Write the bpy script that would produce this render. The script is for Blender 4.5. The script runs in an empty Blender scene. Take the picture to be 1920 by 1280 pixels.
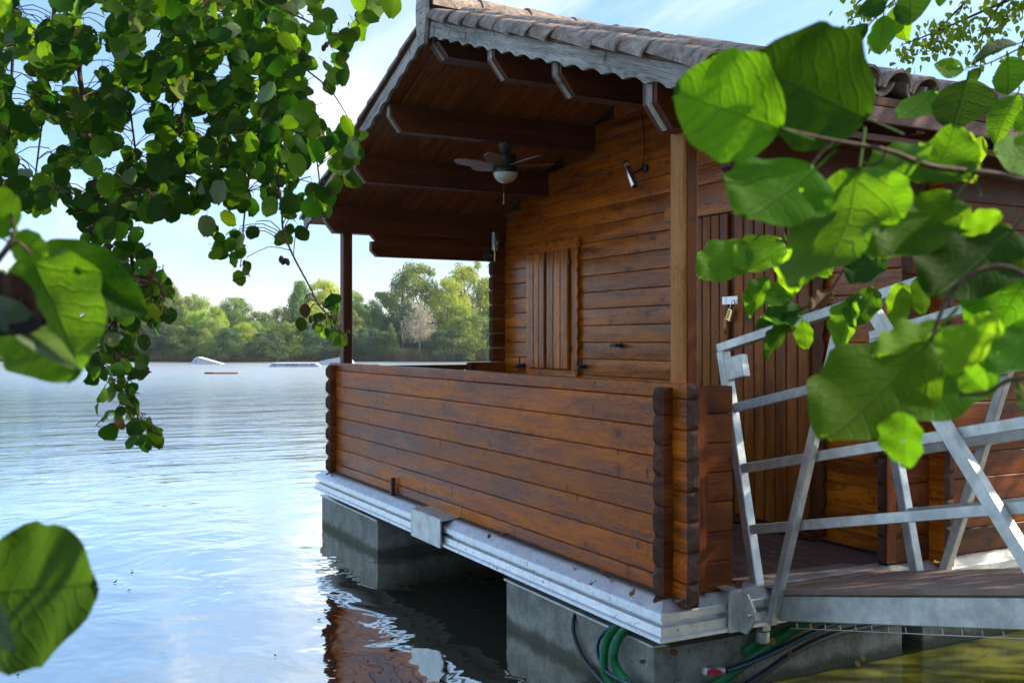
import bpy, bmesh, math, random
from mathutils import Vector, Matrix
random.seed(11)
S = bpy.context.scene
COL = S.collection
rad = math.radians

# ------------------------------------------------------------ camera, sky, sun, exposure
CAM = Vector((3.757, -2.777, 1.71))
FWD = Vector((-.8835, .4685, 0)); RGT = Vector((.4685, .8835, 0)); UP = Vector((0, 0, 1))
FPX = 1867.0                                     # focal length in pixels of the 1920 px photograph
cd = bpy.data.cameras.new('camera'); cam = bpy.data.objects.new('camera', cd); COL.objects.link(cam)
cam.location = CAM; cam.rotation_euler = (rad(90), 0, math.atan2(.8835, .4685))
cd.lens = 35.0; cd.sensor_width = 36.0; cd.clip_start = .05; cd.clip_end = 3000
cd.dof.use_dof = True; cd.dof.focus_distance = 6.5; cd.dof.aperture_fstop = 12.0
S.camera = cam
SUN_EL = 33.0; SUN_AZ = 22.0                      # azimuth from +Y towards +X
w = bpy.data.worlds.new('World'); S.world = w; w.use_nodes = True
sun_dir = Vector((math.sin(rad(SUN_AZ))*math.cos(rad(SUN_EL)), math.cos(rad(SUN_AZ))*math.cos(rad(SUN_EL)), math.sin(rad(SUN_EL))))
def build_world():
    nt = w.node_tree; n = nt.nodes; L = nt.links; n.clear()
    def N(t, **k):
        a = n.new(t)
        for q, v in k.items(): setattr(a, q, v)
        return a
    def math_(op, a, b=None, c=None, clamp=False):
        m = N('ShaderNodeMath', operation=op, use_clamp=clamp)
        for i, v in enumerate((a, b, c)):
            if v is None: continue
            if isinstance(v, (int, float)): m.inputs[i].default_value = v
            else: L.new(v, m.inputs[i])
        return m.outputs[0]
    def mix(f, a, b):
        m = N('ShaderNodeMix', data_type='RGBA'); m.clamp_factor = True
        if isinstance(f, (int, float)): m.inputs[0].default_value = f
        else: L.new(f, m.inputs[0])
        for i, v in ((6, a), (7, b)):
            if isinstance(v, tuple): m.inputs[i].default_value = (*v, 1)
            else: L.new(v, m.inputs[i])
        return m.outputs[2]
    out = N('ShaderNodeOutputWorld'); bg = N('ShaderNodeBackground'); bg.inputs[1].default_value = .12
    L.new(bg.outputs[0], out.inputs[0])
    sky = N('ShaderNodeTexSky', sky_type='NISHITA'); sky.sun_disc = False
    sky.sun_elevation = rad(SUN_EL); sky.sun_rotation = rad(SUN_AZ)
    sky.air_density = 1.1; sky.dust_density = .6; sky.ozone_density = 1.6; sky.altitude = 100
    tc = N('ShaderNodeTexCoord'); sep = N('ShaderNodeSeparateXYZ'); L.new(tc.outputs['Generated'], sep.inputs[0])
    z = sep.outputs[2]; zz = math_('ADD', math_('MAXIMUM', z, 0.0), .12)
    cmb = N('ShaderNodeCombineXYZ')
    L.new(math_('DIVIDE', sep.outputs[0], zz), cmb.inputs[0]); L.new(math_('DIVIDE', sep.outputs[1], zz), cmb.inputs[1])
    mp = N('ShaderNodeMapping'); mp.inputs['Rotation'].default_value = (0, 0, rad(25)); mp.inputs['Scale'].default_value = (.55, 1.7, 1)
    L.new(cmb.outputs[0], mp.inputs[0])
    no = N('ShaderNodeTexNoise'); no.inputs['Scale'].default_value = 1.1; no.inputs['Detail'].default_value = 8; no.inputs['Roughness'].default_value = .58; no.inputs['Distortion'].default_value = .9
    L.new(mp.outputs[0], no.inputs['Vector'])
    no2 = N('ShaderNodeTexNoise'); no2.inputs['Scale'].default_value = .55; no2.inputs['Detail'].default_value = 3
    L.new(cmb.outputs[0], no2.inputs['Vector'])
    f1 = N('ShaderNodeMapRange'); f1.interpolation_type = 'SMOOTHSTEP'; L.new(no.outputs[0], f1.inputs[0]); f1.inputs[1].default_value = .40; f1.inputs[2].default_value = .74
    f2 = N('ShaderNodeMapRange'); f2.interpolation_type = 'SMOOTHSTEP'; L.new(no2.outputs[0], f2.inputs[0]); f2.inputs[1].default_value = .36; f2.inputs[2].default_value = .62
    cloud = math_('MULTIPLY', f1.outputs[0], math_('MULTIPLY_ADD', f2.outputs[0], .75, .2))
    hs = N('ShaderNodeHueSaturation'); hs.inputs['Saturation'].default_value = 1.08; L.new(sky.outputs[0], hs.inputs['Color'])
    lo = N('ShaderNodeMapRange'); lo.interpolation_type = 'SMOOTHSTEP'; L.new(z, lo.inputs[0])
    lo.inputs[1].default_value = .04; lo.inputs[2].default_value = .42; lo.inputs[3].default_value = 1; lo.inputs[4].default_value = 0
    tm = N('ShaderNodeMix', data_type='RGBA', blend_type='MULTIPLY'); L.new(lo.outputs[0], tm.inputs[0]); L.new(hs.outputs[0], tm.inputs[6]); tm.inputs[7].default_value = (.66, .76, .99, 1)
    cloud = math_('MULTIPLY', cloud, math_('SUBTRACT', 1.0, math_('MULTIPLY', lo.outputs[0], .45)))
    c0 = mix(math_('MULTIPLY', cloud, .9), tm.outputs[2], (4.4, 4.8, 5.2))
    hz = N('ShaderNodeMapRange'); hz.interpolation_type = 'SMOOTHSTEP'; L.new(z, hz.inputs[0])
    hz.inputs[1].default_value = .0; hz.inputs[2].default_value = .10; hz.inputs[3].default_value = .8; hz.inputs[4].default_value = 0
    c1 = mix(hz.outputs[0], c0, (4.1, 3.95, 3.35))
    g = (FWD + RGT*((655-960)/FPX) + UP*((640-245)/FPX)).normalized()
    vm = N('ShaderNodeVectorMath', operation='DOT_PRODUCT'); L.new(tc.outputs['Generated'], vm.inputs[0]); vm.inputs[1].default_value = g
    gl = math_('POWER', math_('MAXIMUM', vm.outputs['Value'], 0.0), 1000.0)
    c2 = mix(math_('MULTIPLY', gl, .95), c1, (5.8, 5.7, 5.4))
    L.new(c2, bg.inputs[0])
build_world()
sl = bpy.data.lights.new('sun', 'SUN'); sl.energy = 4.2; sl.angle = rad(.53); sl.color = (1, .90, .74)
so = bpy.data.objects.new('sun', sl); COL.objects.link(so); so.location = (0, 0, 30)
so.rotation_euler = (-sun_dir).to_track_quat('-Z', 'Y').to_euler()
S.view_settings.view_transform = 'Standard'; S.view_settings.look = 'None'
S.view_settings.exposure = 1.22; S.view_settings.gamma = 1.0
S.cycles.max_bounces = 10; S.cycles.diffuse_bounces = 4; S.cycles.glossy_bounces = 4; S.cycles.transmission_bounces = 6; S.cycles.transparent_max_bounces = 12
S.cycles.caustics_reflective = False; S.cycles.caustics_refractive = False

# ------------------------------------------------------------ helpers
WM = {}
def link(o, parent=None, W=None):
    COL.objects.link(o); W = W or Matrix.Identity(4)
    WM[o.name] = W
    if parent is not None:
        o.parent = parent; o.matrix_basis = WM[parent.name].inverted() @ W
    else: o.matrix_basis = W
    return o
def tag(o, label=None, cat=None, group=None, kind=None):
    if label: o['label'] = label
    if cat: o['category'] = cat
    if group: o['group'] = group
    if kind: o['kind'] = kind
    return o
def thing(name, loc, label, cat, group=None):
    o = bpy.data.objects.new(name, None); o.empty_display_size = .1
    link(o, None, Matrix.Translation(loc)); return tag(o, label, cat, group)
def part(name, loc, parent):
    o = bpy.data.objects.new(name, None); o.empty_display_size = .1
    return link(o, parent, Matrix.Translation(loc))
def mdata(name, v, f, mat, smooth=None):
    m = bpy.data.meshes.new(name); m.from_pydata([tuple(p) for p in v], [], f)
    for q in (mat if isinstance(mat, (list, tuple)) else [mat]): m.materials.append(q)
    if 4 < len(f) < 3000:
        bm = bmesh.new(); bm.from_mesh(m); bmesh.ops.recalc_face_normals(bm, faces=bm.faces); bm.to_mesh(m); bm.free()
    if smooth is not None:
        m.polygons.foreach_set('use_smooth', [True]*len(m.polygons)); m.set_sharp_from_angle(angle=rad(smooth))
    m.update(); return m
def mobj(name, v, f, mat, parent=None, W=None, smooth=None):
    return link(bpy.data.objects.new(name, mdata(name, v, f, mat, smooth)), parent, W)
def inst(name, data, parent, W): return link(bpy.data.objects.new(name, data), parent, W)
def frame(a, b, up=UP):
    a = Vector(a); b = Vector(b); X = (b-a).normalized(); up = Vector(up)
    if abs(X.dot(up)) > .999: up = Vector((0, 1, 0))
    Y = up.cross(X).normalized(); Z = X.cross(Y)
    M = Matrix((X, Y, Z)).transposed().to_4x4(); M.translation = a
    return M, (b-a).length
def ring_sweep(secs):
    """closed loops of equal length joined, ends capped"""
    k = len(secs[0]); v = [p for s in secs for p in s]; f = []
    for i in range(len(secs)-1):
        for j in range(k):
            f.append((i*k+j, i*k+(j+1) % k, (i+1)*k+(j+1) % k, (i+1)*k+j))
    f.append(tuple(range(k-1, -1, -1))); f.append(tuple(range((len(secs)-1)*k, len(secs)*k)))
    f = [tuple(reversed(q)) for q in f]
    return v, f
def section(w, h, c, b=0, off=0):
    """cross-section (y, z): outward face at -y, chamfer c, bulge b"""
    y0, y1, z0, z1 = -w/2+off, w/2-off, -h/2+off, h/2-off
    p = [(y0, z0+c)]
    if b: p += [(y0-.75*b, z0*.5), (y0-b, 0), (y0-.75*b, z1*.5)]
    p += [(y0, z1-c), (y0+c, z1), (y1-c, z1), (y1, z1-c), (y1, z0+c), (y1-c, z0), (y0+c, z0)]
    return p
def bar(name, a, b, w, h, mat, parent, c=.004, bulge=0, e0=.004, e1=.004, up=UP, endmat=None):
    """a bar from a to b (w across, h tall) with chamfered edges; e0/e1 = end chamfers"""
    M, Ln = frame(a, b, up)
    s = section(w, h, c, bulge)
    def at(x, o):
        if o == 0: return [(x, y, z) for y, z in s]
        fy, fz = max(.1, 1-2*o/w), max(.1, 1-2*o/h)
        return [(x, y*fy, z*fz) for y, z in s]
    v, f = ring_sweep([at(0, e0), at(e0, 0), at(Ln-e1, 0), at(Ln, e1)])
    o = mobj(name, v, f, mat if endmat is None else [mat, endmat], parent, M, smooth=28 if bulge else None)
    if endmat is not None:
        for p in o.data.polygons:
            if all(q < e0*1.01 or q > Ln-e1*1.01 for q in [o.data.vertices[i].co.x for i in p.vertices]) and (max(o.data.vertices[i].co.x for i in p.vertices)-min(o.data.vertices[i].co.x for i in p.vertices)) < Ln*.5: p.material_index = 1
    return o
def box(name, x0, x1, y0, y1, z0, z1, mat, parent=None, c=.004):
    cx, cy = (x0+x1)/2, (y0+y1)/2
    dx, dy, dz = x1-x0, y1-y0, z1-z0
    cz = (z0+z1)/2
    if dx >= dy and dx >= dz: return bar(name, (x0, cy, cz), (x1, cy, cz), dy, dz, mat, parent, c, e0=c, e1=c)
    if dy >= dx and dy >= dz: return bar(name, (cx, y0, cz), (cx, y1, cz), dx, dz, mat, parent, c, e0=c, e1=c)
    return bar(name, (cx, cy, z0), (cx, cy, z1), dx, dy, mat, parent, c, e0=c, e1=c, up=Vector((0, 1, 0)))
def tube_vf(pts, r, k=8, ridge=0, per=.012):
    pts = [Vector(p) for p in pts]; secs = []; T0 = None
    for i, p in enumerate(pts):
        t = (pts[min(i+1, len(pts)-1)]-pts[max(i-1, 0)]).normalized()
        if T0 is None:
            n = t.orthogonal().normalized()
        else:
            n = (n - t*n.dot(t)).normalized()
        T0 = t; b = t.cross(n)
        rr = r[i] if isinstance(r, (list, tuple)) else r
        if ridge: rr *= 1 + ridge*(1 if i % 2 else -1)
        secs.append([p+(n*math.cos(2*math.pi*j/k)+b*math.sin(2*math.pi*j/k))*rr for j in range(k)])
    return ring_sweep(secs)
def tube(name, pts, r, mat, parent=None, k=8, ridge=0, smooth=60):
    o = Vector(pts[0]); v, f = tube_vf([Vector(p)-o for p in pts], r, k, ridge)
    return mobj(name, v, f, mat, parent, Matrix.Translation(o), smooth)
def catmull(P, n=8):
    P = [Vector(p) for p in P]; o = []
    for i in range(len(P)-1):
        a, b, c, d = P[max(i-1, 0)], P[i], P[i+1], P[min(i+2, len(P)-1)]
        for k in range(n):
            t = k/n
            o.append(.5*((2*b)+(c-a)*t+(2*a-5*b+4*c-d)*t*t+(3*b-a-3*c+d)*t**3))
    o.append(P[-1]); return o
def lathe(name, prof, mat, parent, W, k=24, smooth=40):
    """prof = [(r, z)] revolved round local z"""
    v, f = [], []
    for r, z in prof: v += [(r*math.cos(2*math.pi*j/k), r*math.sin(2*math.pi*j/k), z) for j in range(k)]
    for i in range(len(prof)-1):
        for j in range(k): f.append((i*k+j, i*k+(j+1) % k, (i+1)*k+(j+1) % k, (i+1)*k+j))
    f.append(tuple(range(k-1, -1, -1))); f.append(tuple(range((len(prof)-1)*k, len(prof)*k)))
    return mobj(name, v, f, mat, parent, W, smooth)
def prism(name, poly, t, mat, parent, W, smooth=None):
    """polygon (x, z) extruded by t along local y, centred"""
    k = len(poly); v = [(x, -t/2, z) for x, z in poly]+[(x, t/2, z) for x, z in poly]
    f = [tuple(range(k)), tuple(range(2*k-1, k-1, -1))]
    f += [(i, i+k, (i+1) % k+k, (i+1) % k) for i in range(k)]
    f = [tuple(reversed(q)) for q in f]
    return mobj(name, v, f, mat, parent, W, smooth)
def view(u, v, d): return CAM + FWD*d + RGT*((u-960)/FPX*d) + UP*((640-v)/FPX*d)
def T(*p): return Matrix.Translation(p)

# ------------------------------------------------------------ materials
class NT:
    def __init__(s, name):
        s.m = bpy.data.materials.new(name); s.m.use_nodes = True; s.t = s.m.node_tree; s.t.nodes.clear()
        s.out = s.n('ShaderNodeOutputMaterial'); s.b = s.n('ShaderNodeBsdfPrincipled'); s.l(s.b.outputs[0], s.out.inputs[0])
    def n(s, t, **k):
        a = s.t.nodes.new(t)
        for q, v in k.items(): setattr(a, q, v)
        return a
    def l(s, a, b): s.t.links.new(a, b)
    def put(s, sock, v):
        if isinstance(v, (int, float)): sock.default_value = v
        elif isinstance(v, tuple): sock.default_value = v if len(v) == len(sock.default_value) else (*v, 1)
        else: s.l(v, sock)
    def math(s, op, a, b=None, c=None, clamp=False):
        m = s.n('ShaderNodeMath', operation=op, use_clamp=clamp)
        for i, v in enumerate((a, b, c)):
            if v is not None: s.put(m.inputs[i], v)
        return m.outputs[0]
    def mix(s, f, a, b, mode='MIX'):
        m = s.n('ShaderNodeMix', data_type='RGBA', blend_type=mode)
        s.put(m.inputs[0], f); s.put(m.inputs[6], a); s.put(m.inputs[7], b); return m.outputs[2]
    def noise(s, vec, scale, detail=3, rough=.5, dist=0):
        a = s.n('ShaderNodeTexNoise'); a.inputs['Scale'].default_value = scale; a.inputs['Detail'].default_value = detail
        a.inputs['Roughness'].default_value = rough; a.inputs['Distortion'].default_value = dist
        if vec is not None: s.l(vec, a.inputs['Vector'])
        return a.outputs[0]
    def map(s, vec, sc=(1, 1, 1), loc=(0, 0, 0), rot=(0, 0, 0)):
        a = s.n('ShaderNodeMapping'); a.inputs['Scale'].default_value = sc; a.inputs['Location'].default_value = loc; a.inputs['Rotation'].default_value = rot
        s.l(vec, a.inputs[0]); return a.outputs[0]
    def mr(s, v, a, b, c=0., d=1., smooth=True):
        m = s.n('ShaderNodeMapRange'); m.interpolation_type = 'SMOOTHSTEP' if smooth else 'LINEAR'
        s.put(m.inputs[0], v)
        for i, q in enumerate((a, b, c, d)): m.inputs[i+1].default_value = q
        return m.outputs[0]
    def ramp(s, v, *st):
        r = s.n('ShaderNodeValToRGB'); s.l(v, r.inputs[0])
        while len(r.color_ramp.elements) < len(st): r.color_ramp.elements.new(.5)
        for e, (p, c) in zip(r.color_ramp.elements, st): e.position = p; e.color = (*c, 1)
        return r.outputs[0]
    def bump(s, h, strength=.3, dist=.01):
        b = s.n('ShaderNodeBump'); b.inputs['Strength'].default_value = strength; b.inputs['Distance'].default_value = dist
        s.l(h, b.inputs['Height']); s.l(b.outputs[0], s.b.inputs['Normal']); return b
    def rnd(s): return s.n('ShaderNodeObjectInfo').outputs['Random']
    def obj(s): return s.n('ShaderNodeTexCoord').outputs['Object']
    def pos(s): return s.n('ShaderNodeNewGeometry').outputs['Position']
    def shift(s):
        """object coordinates moved by a random amount for each object"""
        c = s.n('ShaderNodeVectorMath', operation='ADD'); s.l(s.obj(), c.inputs[0])
        q = s.n('ShaderNodeVectorMath', operation='SCALE'); q.inputs[0].default_value = (37., 13., 29.); s.l(s.rnd(), q.inputs['Scale'])
        s.l(q.outputs[0], c.inputs[1]); return c.outputs[0]

def wood(name, dark, mid, light, rough=.42, coat=.0, knots=.7, wear=.35, drips=0, bump=.25, var=.25, spec=.22):
    n = NT(name); co = n.shift()
    g1 = n.noise(n.map(co, (.7, 8, 8)), 1.6, 5, .6, .6)
    g2 = n.noise(n.map(co, (2.2, 60, 60)), 3.0, 3, .6)
    ring = n.noise(n.map(co, (.45, 5.5, 5.5)), 2.2, 2, .5, 1.2)
    lines = n.math('ABSOLUTE', n.math('SINE', n.math('MULTIPLY', ring, 62.0)))
    kc = n.map(co, (4.2, 0, 7.5))
    v = n.n('ShaderNodeTexVoronoi'); v.inputs['Scale'].default_value = 1.0; v.inputs['Randomness'].default_value = .9; n.l(kc, v.inputs['Vector'])
    dl = n.n('ShaderNodeVectorMath', operation='SUBTRACT'); n.l(kc, dl.inputs[0]); n.l(v.outputs['Position'], dl.inputs[1])
    ds = n.n('ShaderNodeSeparateXYZ'); n.l(dl.outputs[0], ds.inputs[0])
    sc = n.n('ShaderNodeSeparateColor'); n.l(v.outputs['Color'], sc.inputs[0])
    sel = n.math('GREATER_THAN', sc.outputs[0], .62)
    kd = n.math('ADD', v.outputs['Distance'], n.math('MULTIPLY', n.math('SUBTRACT', g2, .5), .05))
    kn = n.math('MULTIPLY', n.mr(kd, .06, .15, 1, 0), sel)
    halo = n.math('MULTIPLY', n.mr(v.outputs['Distance'], .08, .34, 1, 0), sel)
    ring = n.math('ADD', ring, n.math('MULTIPLY', halo, .12))
    lines = n.math('ABSOLUTE', n.math('SINE', n.math('MULTIPLY', ring, 62.0)))
    t = n.math('ADD', n.math('MULTIPLY', g1, .85), n.math('MULTIPLY', g2, .30))
    t = n.math('SUBTRACT', t, n.math('MULTIPLY', n.math('POWER', lines, 3.0), .14))
    t = n.math('SUBTRACT', t, n.math('MULTIPLY', halo, .10))
    col = n.ramp(t, (.36, dark), (.53, mid), (.70, light))
    col = n.mix(n.math('MULTIPLY', kn, knots), col, tuple(c*.35 for c in dark))
    if wear:
        wn = n.noise(n.map(co, (1.2, 4, 4)), 2.5, 6, .65)
        col = n.mix(n.math('MULTIPLY', n.mr(wn, .5, .72), wear), col, tuple(c*.55+.012 for c in mid))
    if drips:
        st = n.math('MULTIPLY', n.mr(n.math('ABSOLUTE', ds.outputs[0]), .022, .06, 1, 0), n.mr(ds.outputs[2], -.62, -.2))
        st = n.math('MULTIPLY', n.math('MULTIPLY', st, n.math('LESS_THAN', ds.outputs[2], 0)), n.math('GREATER_THAN', sc.outputs[0], .74))
        col = n.mix(n.math('MULTIPLY', st, drips), col, (.02, .010, .007))
    bl = n.noise(n.map(co, (1.6, 2, 5)), 1.7, 4, .6)
    col = n.mix(n.math('MULTIPLY', n.mr(bl, .45, .72), .30), col, tuple(min(1, c*1.12) for c in light))
    hv = n.math('MULTIPLY_ADD', n.rnd(), var, 1-var*.5)
    hs = n.n('ShaderNodeHueSaturation'); n.l(col, hs.inputs['Color']); n.l(hv, hs.inputs['Value']); hs.inputs['Saturation'].default_value = 1.14; n.b.inputs['Specular IOR Level'].default_value = spec
    n.l(hs.outputs[0], n.b.inputs['Base Color'])
    n.l(n.mr(g1, .3, .8, rough*.8, rough*1.35), n.b.inputs['Roughness'])
    n.b.inputs['Coat Weight'].default_value = coat; n.b.inputs['Coat Roughness'].default_value = .25
    n.bump(n.math('ADD', n.math('MULTIPLY', g2, .6), n.math('MULTIPLY', lines, .25)), bump, .004)
    return n.m
M = {}
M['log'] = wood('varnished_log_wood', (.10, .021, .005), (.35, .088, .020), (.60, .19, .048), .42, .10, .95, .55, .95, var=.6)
M['log_dark'] = wood('dark_log_wood', (.06, .013, .004), (.16, .038, .009), (.28, .078, .020), .5, .03, .9, .55, .6, var=.35)  # darker tone of the log wood
M['honey'] = wood('honey_log_wood', (.15, .030, .003), (.48, .115, .010), (.76, .235, .026), .32, .28, .95, .45, .5, var=.5)  # warmer than the balcony logs; the gap partly paints sky reflection into colour
M['door'] = wood('door_wood', (.12, .028, .005), (.29, .078, .013), (.46, .15, .030), .42, .1, .8, .4)
M['post'] = wood('post_wood', (.30, .11, .04), (.48, .21, .08), (.64, .34, .16), .5, .0, .5, .2)
M['beam'] = wood('dark_beam_wood', (.055, .014, .005), (.10, .027, .010), (.16, .048, .018), .5, .05, .6, .3)
M['ceil'] = wood('ceiling_board_wood', (.20, .072, .025), (.38, .150, .058), (.54, .25, .115), .5, .05, .9, .3, var=.35)
M['grey'] = wood('weathered_grey_wood', (.18, .16, .14), (.45, .41, .37), (.70, .65, .59), .8, 0, .7, .35, .7, .8)
M['deck'] = wood('deck_wood', (.10, .055, .045), (.17, .098, .08), (.25, .15, .125), .6, 0, .3, .4)
M['end'] = wood('weathered_end_grain', (.045, .022, .014), (.10, .050, .034), (.17, .095, .07), .75, 0, .3, .5)
M['bark'] = wood('twig_bark', (.035, .022, .014), (.07, .045, .03), (.13, .09, .06), .8, 0, 0, 0)
def plain(name, col, rough=.5, metal=0, noise=0, spots=None, scale=8, coat=0, spec=.5):
    n = NT(name); c = n.shift()
    if noise:
        t = n.noise(c, scale, 6, .65)
        a = n.mix(n.mr(t, .3, .72), tuple(q*(1-noise) for q in col), tuple(min(1, q*(1+noise*.6)) for q in col))
    else:
        r = n.n('ShaderNodeRGB'); r.outputs[0].default_value = (*col, 1); a = r.outputs[0]
    if spots:
        sp = n.noise(c, spots[1], 4, .7); a = n.mix(n.mr(sp, spots[2], spots[2]+.08), a, spots[0])
    n.l(a, n.b.inputs['Base Color']); n.b.inputs['Metallic'].default_value = metal
    n.b.inputs['Specular IOR Level'].default_value = spec
    n.b.inputs['Roughness'].default_value = rough; n.b.inputs['Coat Weight'].default_value = coat
    if noise: n.bump(n.noise(c, scale*6, 3), .12, .003)
    return n.m
M['galv'] = plain('galvanised_steel', (.60, .60, .555), .45, .6, .28, ((.22, .21, .17), 30, .68), 10)
M['alu'] = plain('white_aluminium', (.76, .77, .77), .38, .75, .14, ((.11, .075, .05), 38, .61), 14)
def concrete():
    n = NT('pontoon_concrete'); p = n.pos(); z = n.n('ShaderNodeSeparateXYZ'); n.l(p, z.inputs[0])
    t = n.noise(p, 7, 7, .7); c = n.mix(n.mr(t, .3, .7), (.24, .225, .18), (.45, .43, .36))
    sp = n.noise(p, 45, 3, .6); c = n.mix(n.math('MULTIPLY', n.mr(sp, .60, .68), .7), c, (.10, .085, .055))
    sk = n.noise(n.map(p, (14, 14, 1.2)), 1.5, 4, .6); c = n.mix(n.math('MULTIPLY', n.mr(sk, .55, .75), .55), c, (.15, .135, .09))
    wl = n.mr(n.math('ADD', z.outputs[2], n.math('MULTIPLY', n.math('SUBTRACT', t, .5), .09)), .025, .085, 1, 0); c = n.mix(n.math('MULTIPLY', wl, .85), c, (.065, .065, .03))
    n.l(c, n.b.inputs['Base Color']); n.b.inputs['Roughness'].default_value = .85; n.bump(n.math('ADD', t, n.math('MULTIPLY', sp, .4)), .35, .006); return n.m
M['concrete'] = concrete()
M['dark'] = plain('dark_underside', (.03, .028, .024), .8, 0, .3)
M['iron'] = plain('black_iron', (.02, .018, .018), .4, .4)
M['fanmetal'] = plain('fan_bronze_green', (.055, .06, .045), .35, .6, .2)
M['blade'] = plain('fan_blade', (.36, .20, .15), .4, 0, .2, None, 20)
M['opal'] = plain('opal_glass', (.85, .85, .78), .2, 0, 0, None, coat=.5)
M['chrome'] = plain('brushed_steel', (.62, .60, .56), .22, 1)
M['brass'] = plain('brass', (.80, .60, .26), .28, .85)
M['zinc'] = plain('zinc_hasp', (.82, .85, .85), .3, .5)
M['hose_g'] = plain('green_corrugated_hose', (.012, .23, .075), .35, 0, .15, None, 20)
M['hose_b'] = plain('black_hose', (.018, .022, .034), .32, 0, .2, None, 12)
M['stripe'] = plain('blue_stripe', (.05, .22, .42), .4)
M['red'] = plain('red_plastic', (.55, .02, .035), .35)
M['white'] = plain('ramp_white', (.80, .82, .85), .45, 0, .05)
M['ramp_blue'] = plain('ramp_pale_blue', (.52, .60, .68), .45, 0, .05)
M['ink'] = plain('ramp_lettering', (.13, .15, .19), .6)
M['inkred'] = plain('ramp_red_lettering', (.45, .16, .16), .6)
M['plankfloat'] = wood('floating_plank_wood', (.25, .13, .06), (.45, .26, .13), (.62, .42, .26), .6)
M['paper'] = plain('sticker', (.75, .30, .14), .6)
M['ply'] = plain('plywood_walkway', (.29, .195, .155), .55, 0, .3, ((.08, .06, .05), 9, .60), 4)
def tile_mat():
    n = NT('clay_roof_tile'); c = n.shift()
    t = n.noise(c, 9, 7, .7); b = n.ramp(t, (.25, (.13, .09, .07)), (.5, (.29, .20, .155)), (.75, (.52, .41, .33)))
    l = n.noise(c, 26, 5, .7); b = n.mix(n.mr(l, .48, .62), b, (.13, .115, .09))
    l2 = n.noise(c, 6, 4, .6, .5); b = n.mix(n.math('MULTIPLY', n.mr(l2, .5, .7), .6), b, (.50, .44, .36))
    hs = n.n('ShaderNodeHueSaturation'); n.l(b, hs.inputs['Color']); n.l(n.math('MULTIPLY_ADD', n.rnd(), .4, .8), hs.inputs['Value']); n.l(hs.outputs[0], n.b.inputs['Base Color'])
    n.b.inputs['Roughness'].default_value = .85; n.bump(l, .3, .006); return n.m
M['tile'] = tile_mat()
def glass():
    n = NT('lamp_glass'); n.b.inputs['Transmission Weight'].default_value = 1; n.b.inputs['Roughness'].default_value = .03
    n.b.inputs['IOR'].default_value = 1.45; n.b.inputs['Base Color'].default_value = (.95, .95, .9, 1); return n.m
M['glass'] = glass()
def leafmat(name, base, trans, tw=.45, holes=0, rough=.5, veins=.4, brown=.25, var=.5, spec=.10):
    n = NT(name); uv = n.n('ShaderNodeTexCoord').outputs['UV']; sp = n.n('ShaderNodeSeparateXYZ'); n.l(uv, sp.inputs[0])
    r = n.rnd(); sh = n.shift(); nz = n.noise(sh, 22, 5, .65); wob = n.noise(sh, 3.5, 2)
    ax = n.math('ABSOLUTE', n.math('SUBTRACT', sp.outputs[0], .5))
    ph = n.math('FRACT', n.math('MULTIPLY', n.math('ADD', n.math('SUBTRACT', sp.outputs[1], n.math('MULTIPLY', n.math('POWER', ax, 1.25), 1.0)), n.math('MULTIPLY', wob, .22)), 7.0))
    vein = n.mr(n.math('ABSOLUTE', n.math('SUBTRACT', ph, .5)), .0, .13, 1, 0)
    mid = n.mr(ax, .006, .022, 1, 0)
    vv = n.math('MAXIMUM', n.math('MULTIPLY', vein, .75), mid)
    hv = n.math('ADD', n.math('MULTIPLY_ADD', r, var, 1-var*.5), n.math('MULTIPLY', n.math('SUBTRACT', nz, .5), .5))
    def vary(c, dark):
        a = n.mix(n.math('MULTIPLY', vv, veins), c, dark)
        if brown:
            bn = n.noise(sh, 9, 4, .6); a = n.mix(n.math('MULTIPLY', n.mr(bn, .68, .76), brown*2), a, (.16, .07, .012))
        h = n.n('ShaderNodeHueSaturation'); n.l(a, h.inputs['Color']); n.l(hv, h.inputs['Value'])
        n.l(n.math('MULTIPLY_ADD', n.math('FRACT', n.math('MULTIPLY', r, 7.3)), .035, .4825), h.inputs['Hue']); return h.outputs[0]
    n.b.inputs['Specular IOR Level'].default_value = spec; n.l(vary(base, tuple(q*.6+.012 for q in base)), n.b.inputs['Base Color']); n.b.inputs['Roughness'].default_value = rough
    tr = n.n('ShaderNodeBsdfTranslucent'); n.l(vary(trans, tuple(q*.4 for q in trans)), tr.inputs[0])
    ms = n.n('ShaderNodeMixShader'); ms.inputs[0].default_value = tw; n.l(n.b.outputs[0], ms.inputs[1]); n.l(tr.outputs[0], ms.inputs[2])
    res = ms.outputs[0]
    bp = n.bump(n.math('ADD', n.math('MULTIPLY', vv, -.7), nz), .35, .003)
    n.l(bp.outputs[0], tr.inputs['Normal'])
    if holes:
        vo = n.n('ShaderNodeTexVoronoi'); vo.inputs['Scale'].default_value = 9; n.l(sh, vo.inputs['Vector'])
        q = n.n('ShaderNodeSeparateColor'); n.l(vo.outputs['Color'], q.inputs[0])
        vo2 = n.math('ADD', vo.outputs['Distance'], n.math('MULTIPLY', n.noise(sh, 30, 2), .35))
        hole = n.math('MULTIPLY', n.mr(vo2, .40, .42, 1, 0), n.math('GREATER_THAN', q.outputs[0], 1-holes))
        tp = n.n('ShaderNodeBsdfTransparent'); m2 = n.n('ShaderNodeMixShader'); n.l(hole, m2.inputs[0]); n.l(res, m2.inputs[1]); n.l(tp.outputs[0], m2.inputs[2]); res = m2.outputs[0]
    n.l(res, n.out.inputs[0]); return n.m
M['leaf'] = leafmat('alder_leaf', (.050, .125, .008), (.19, .43, .008), .58, .03)
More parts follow.
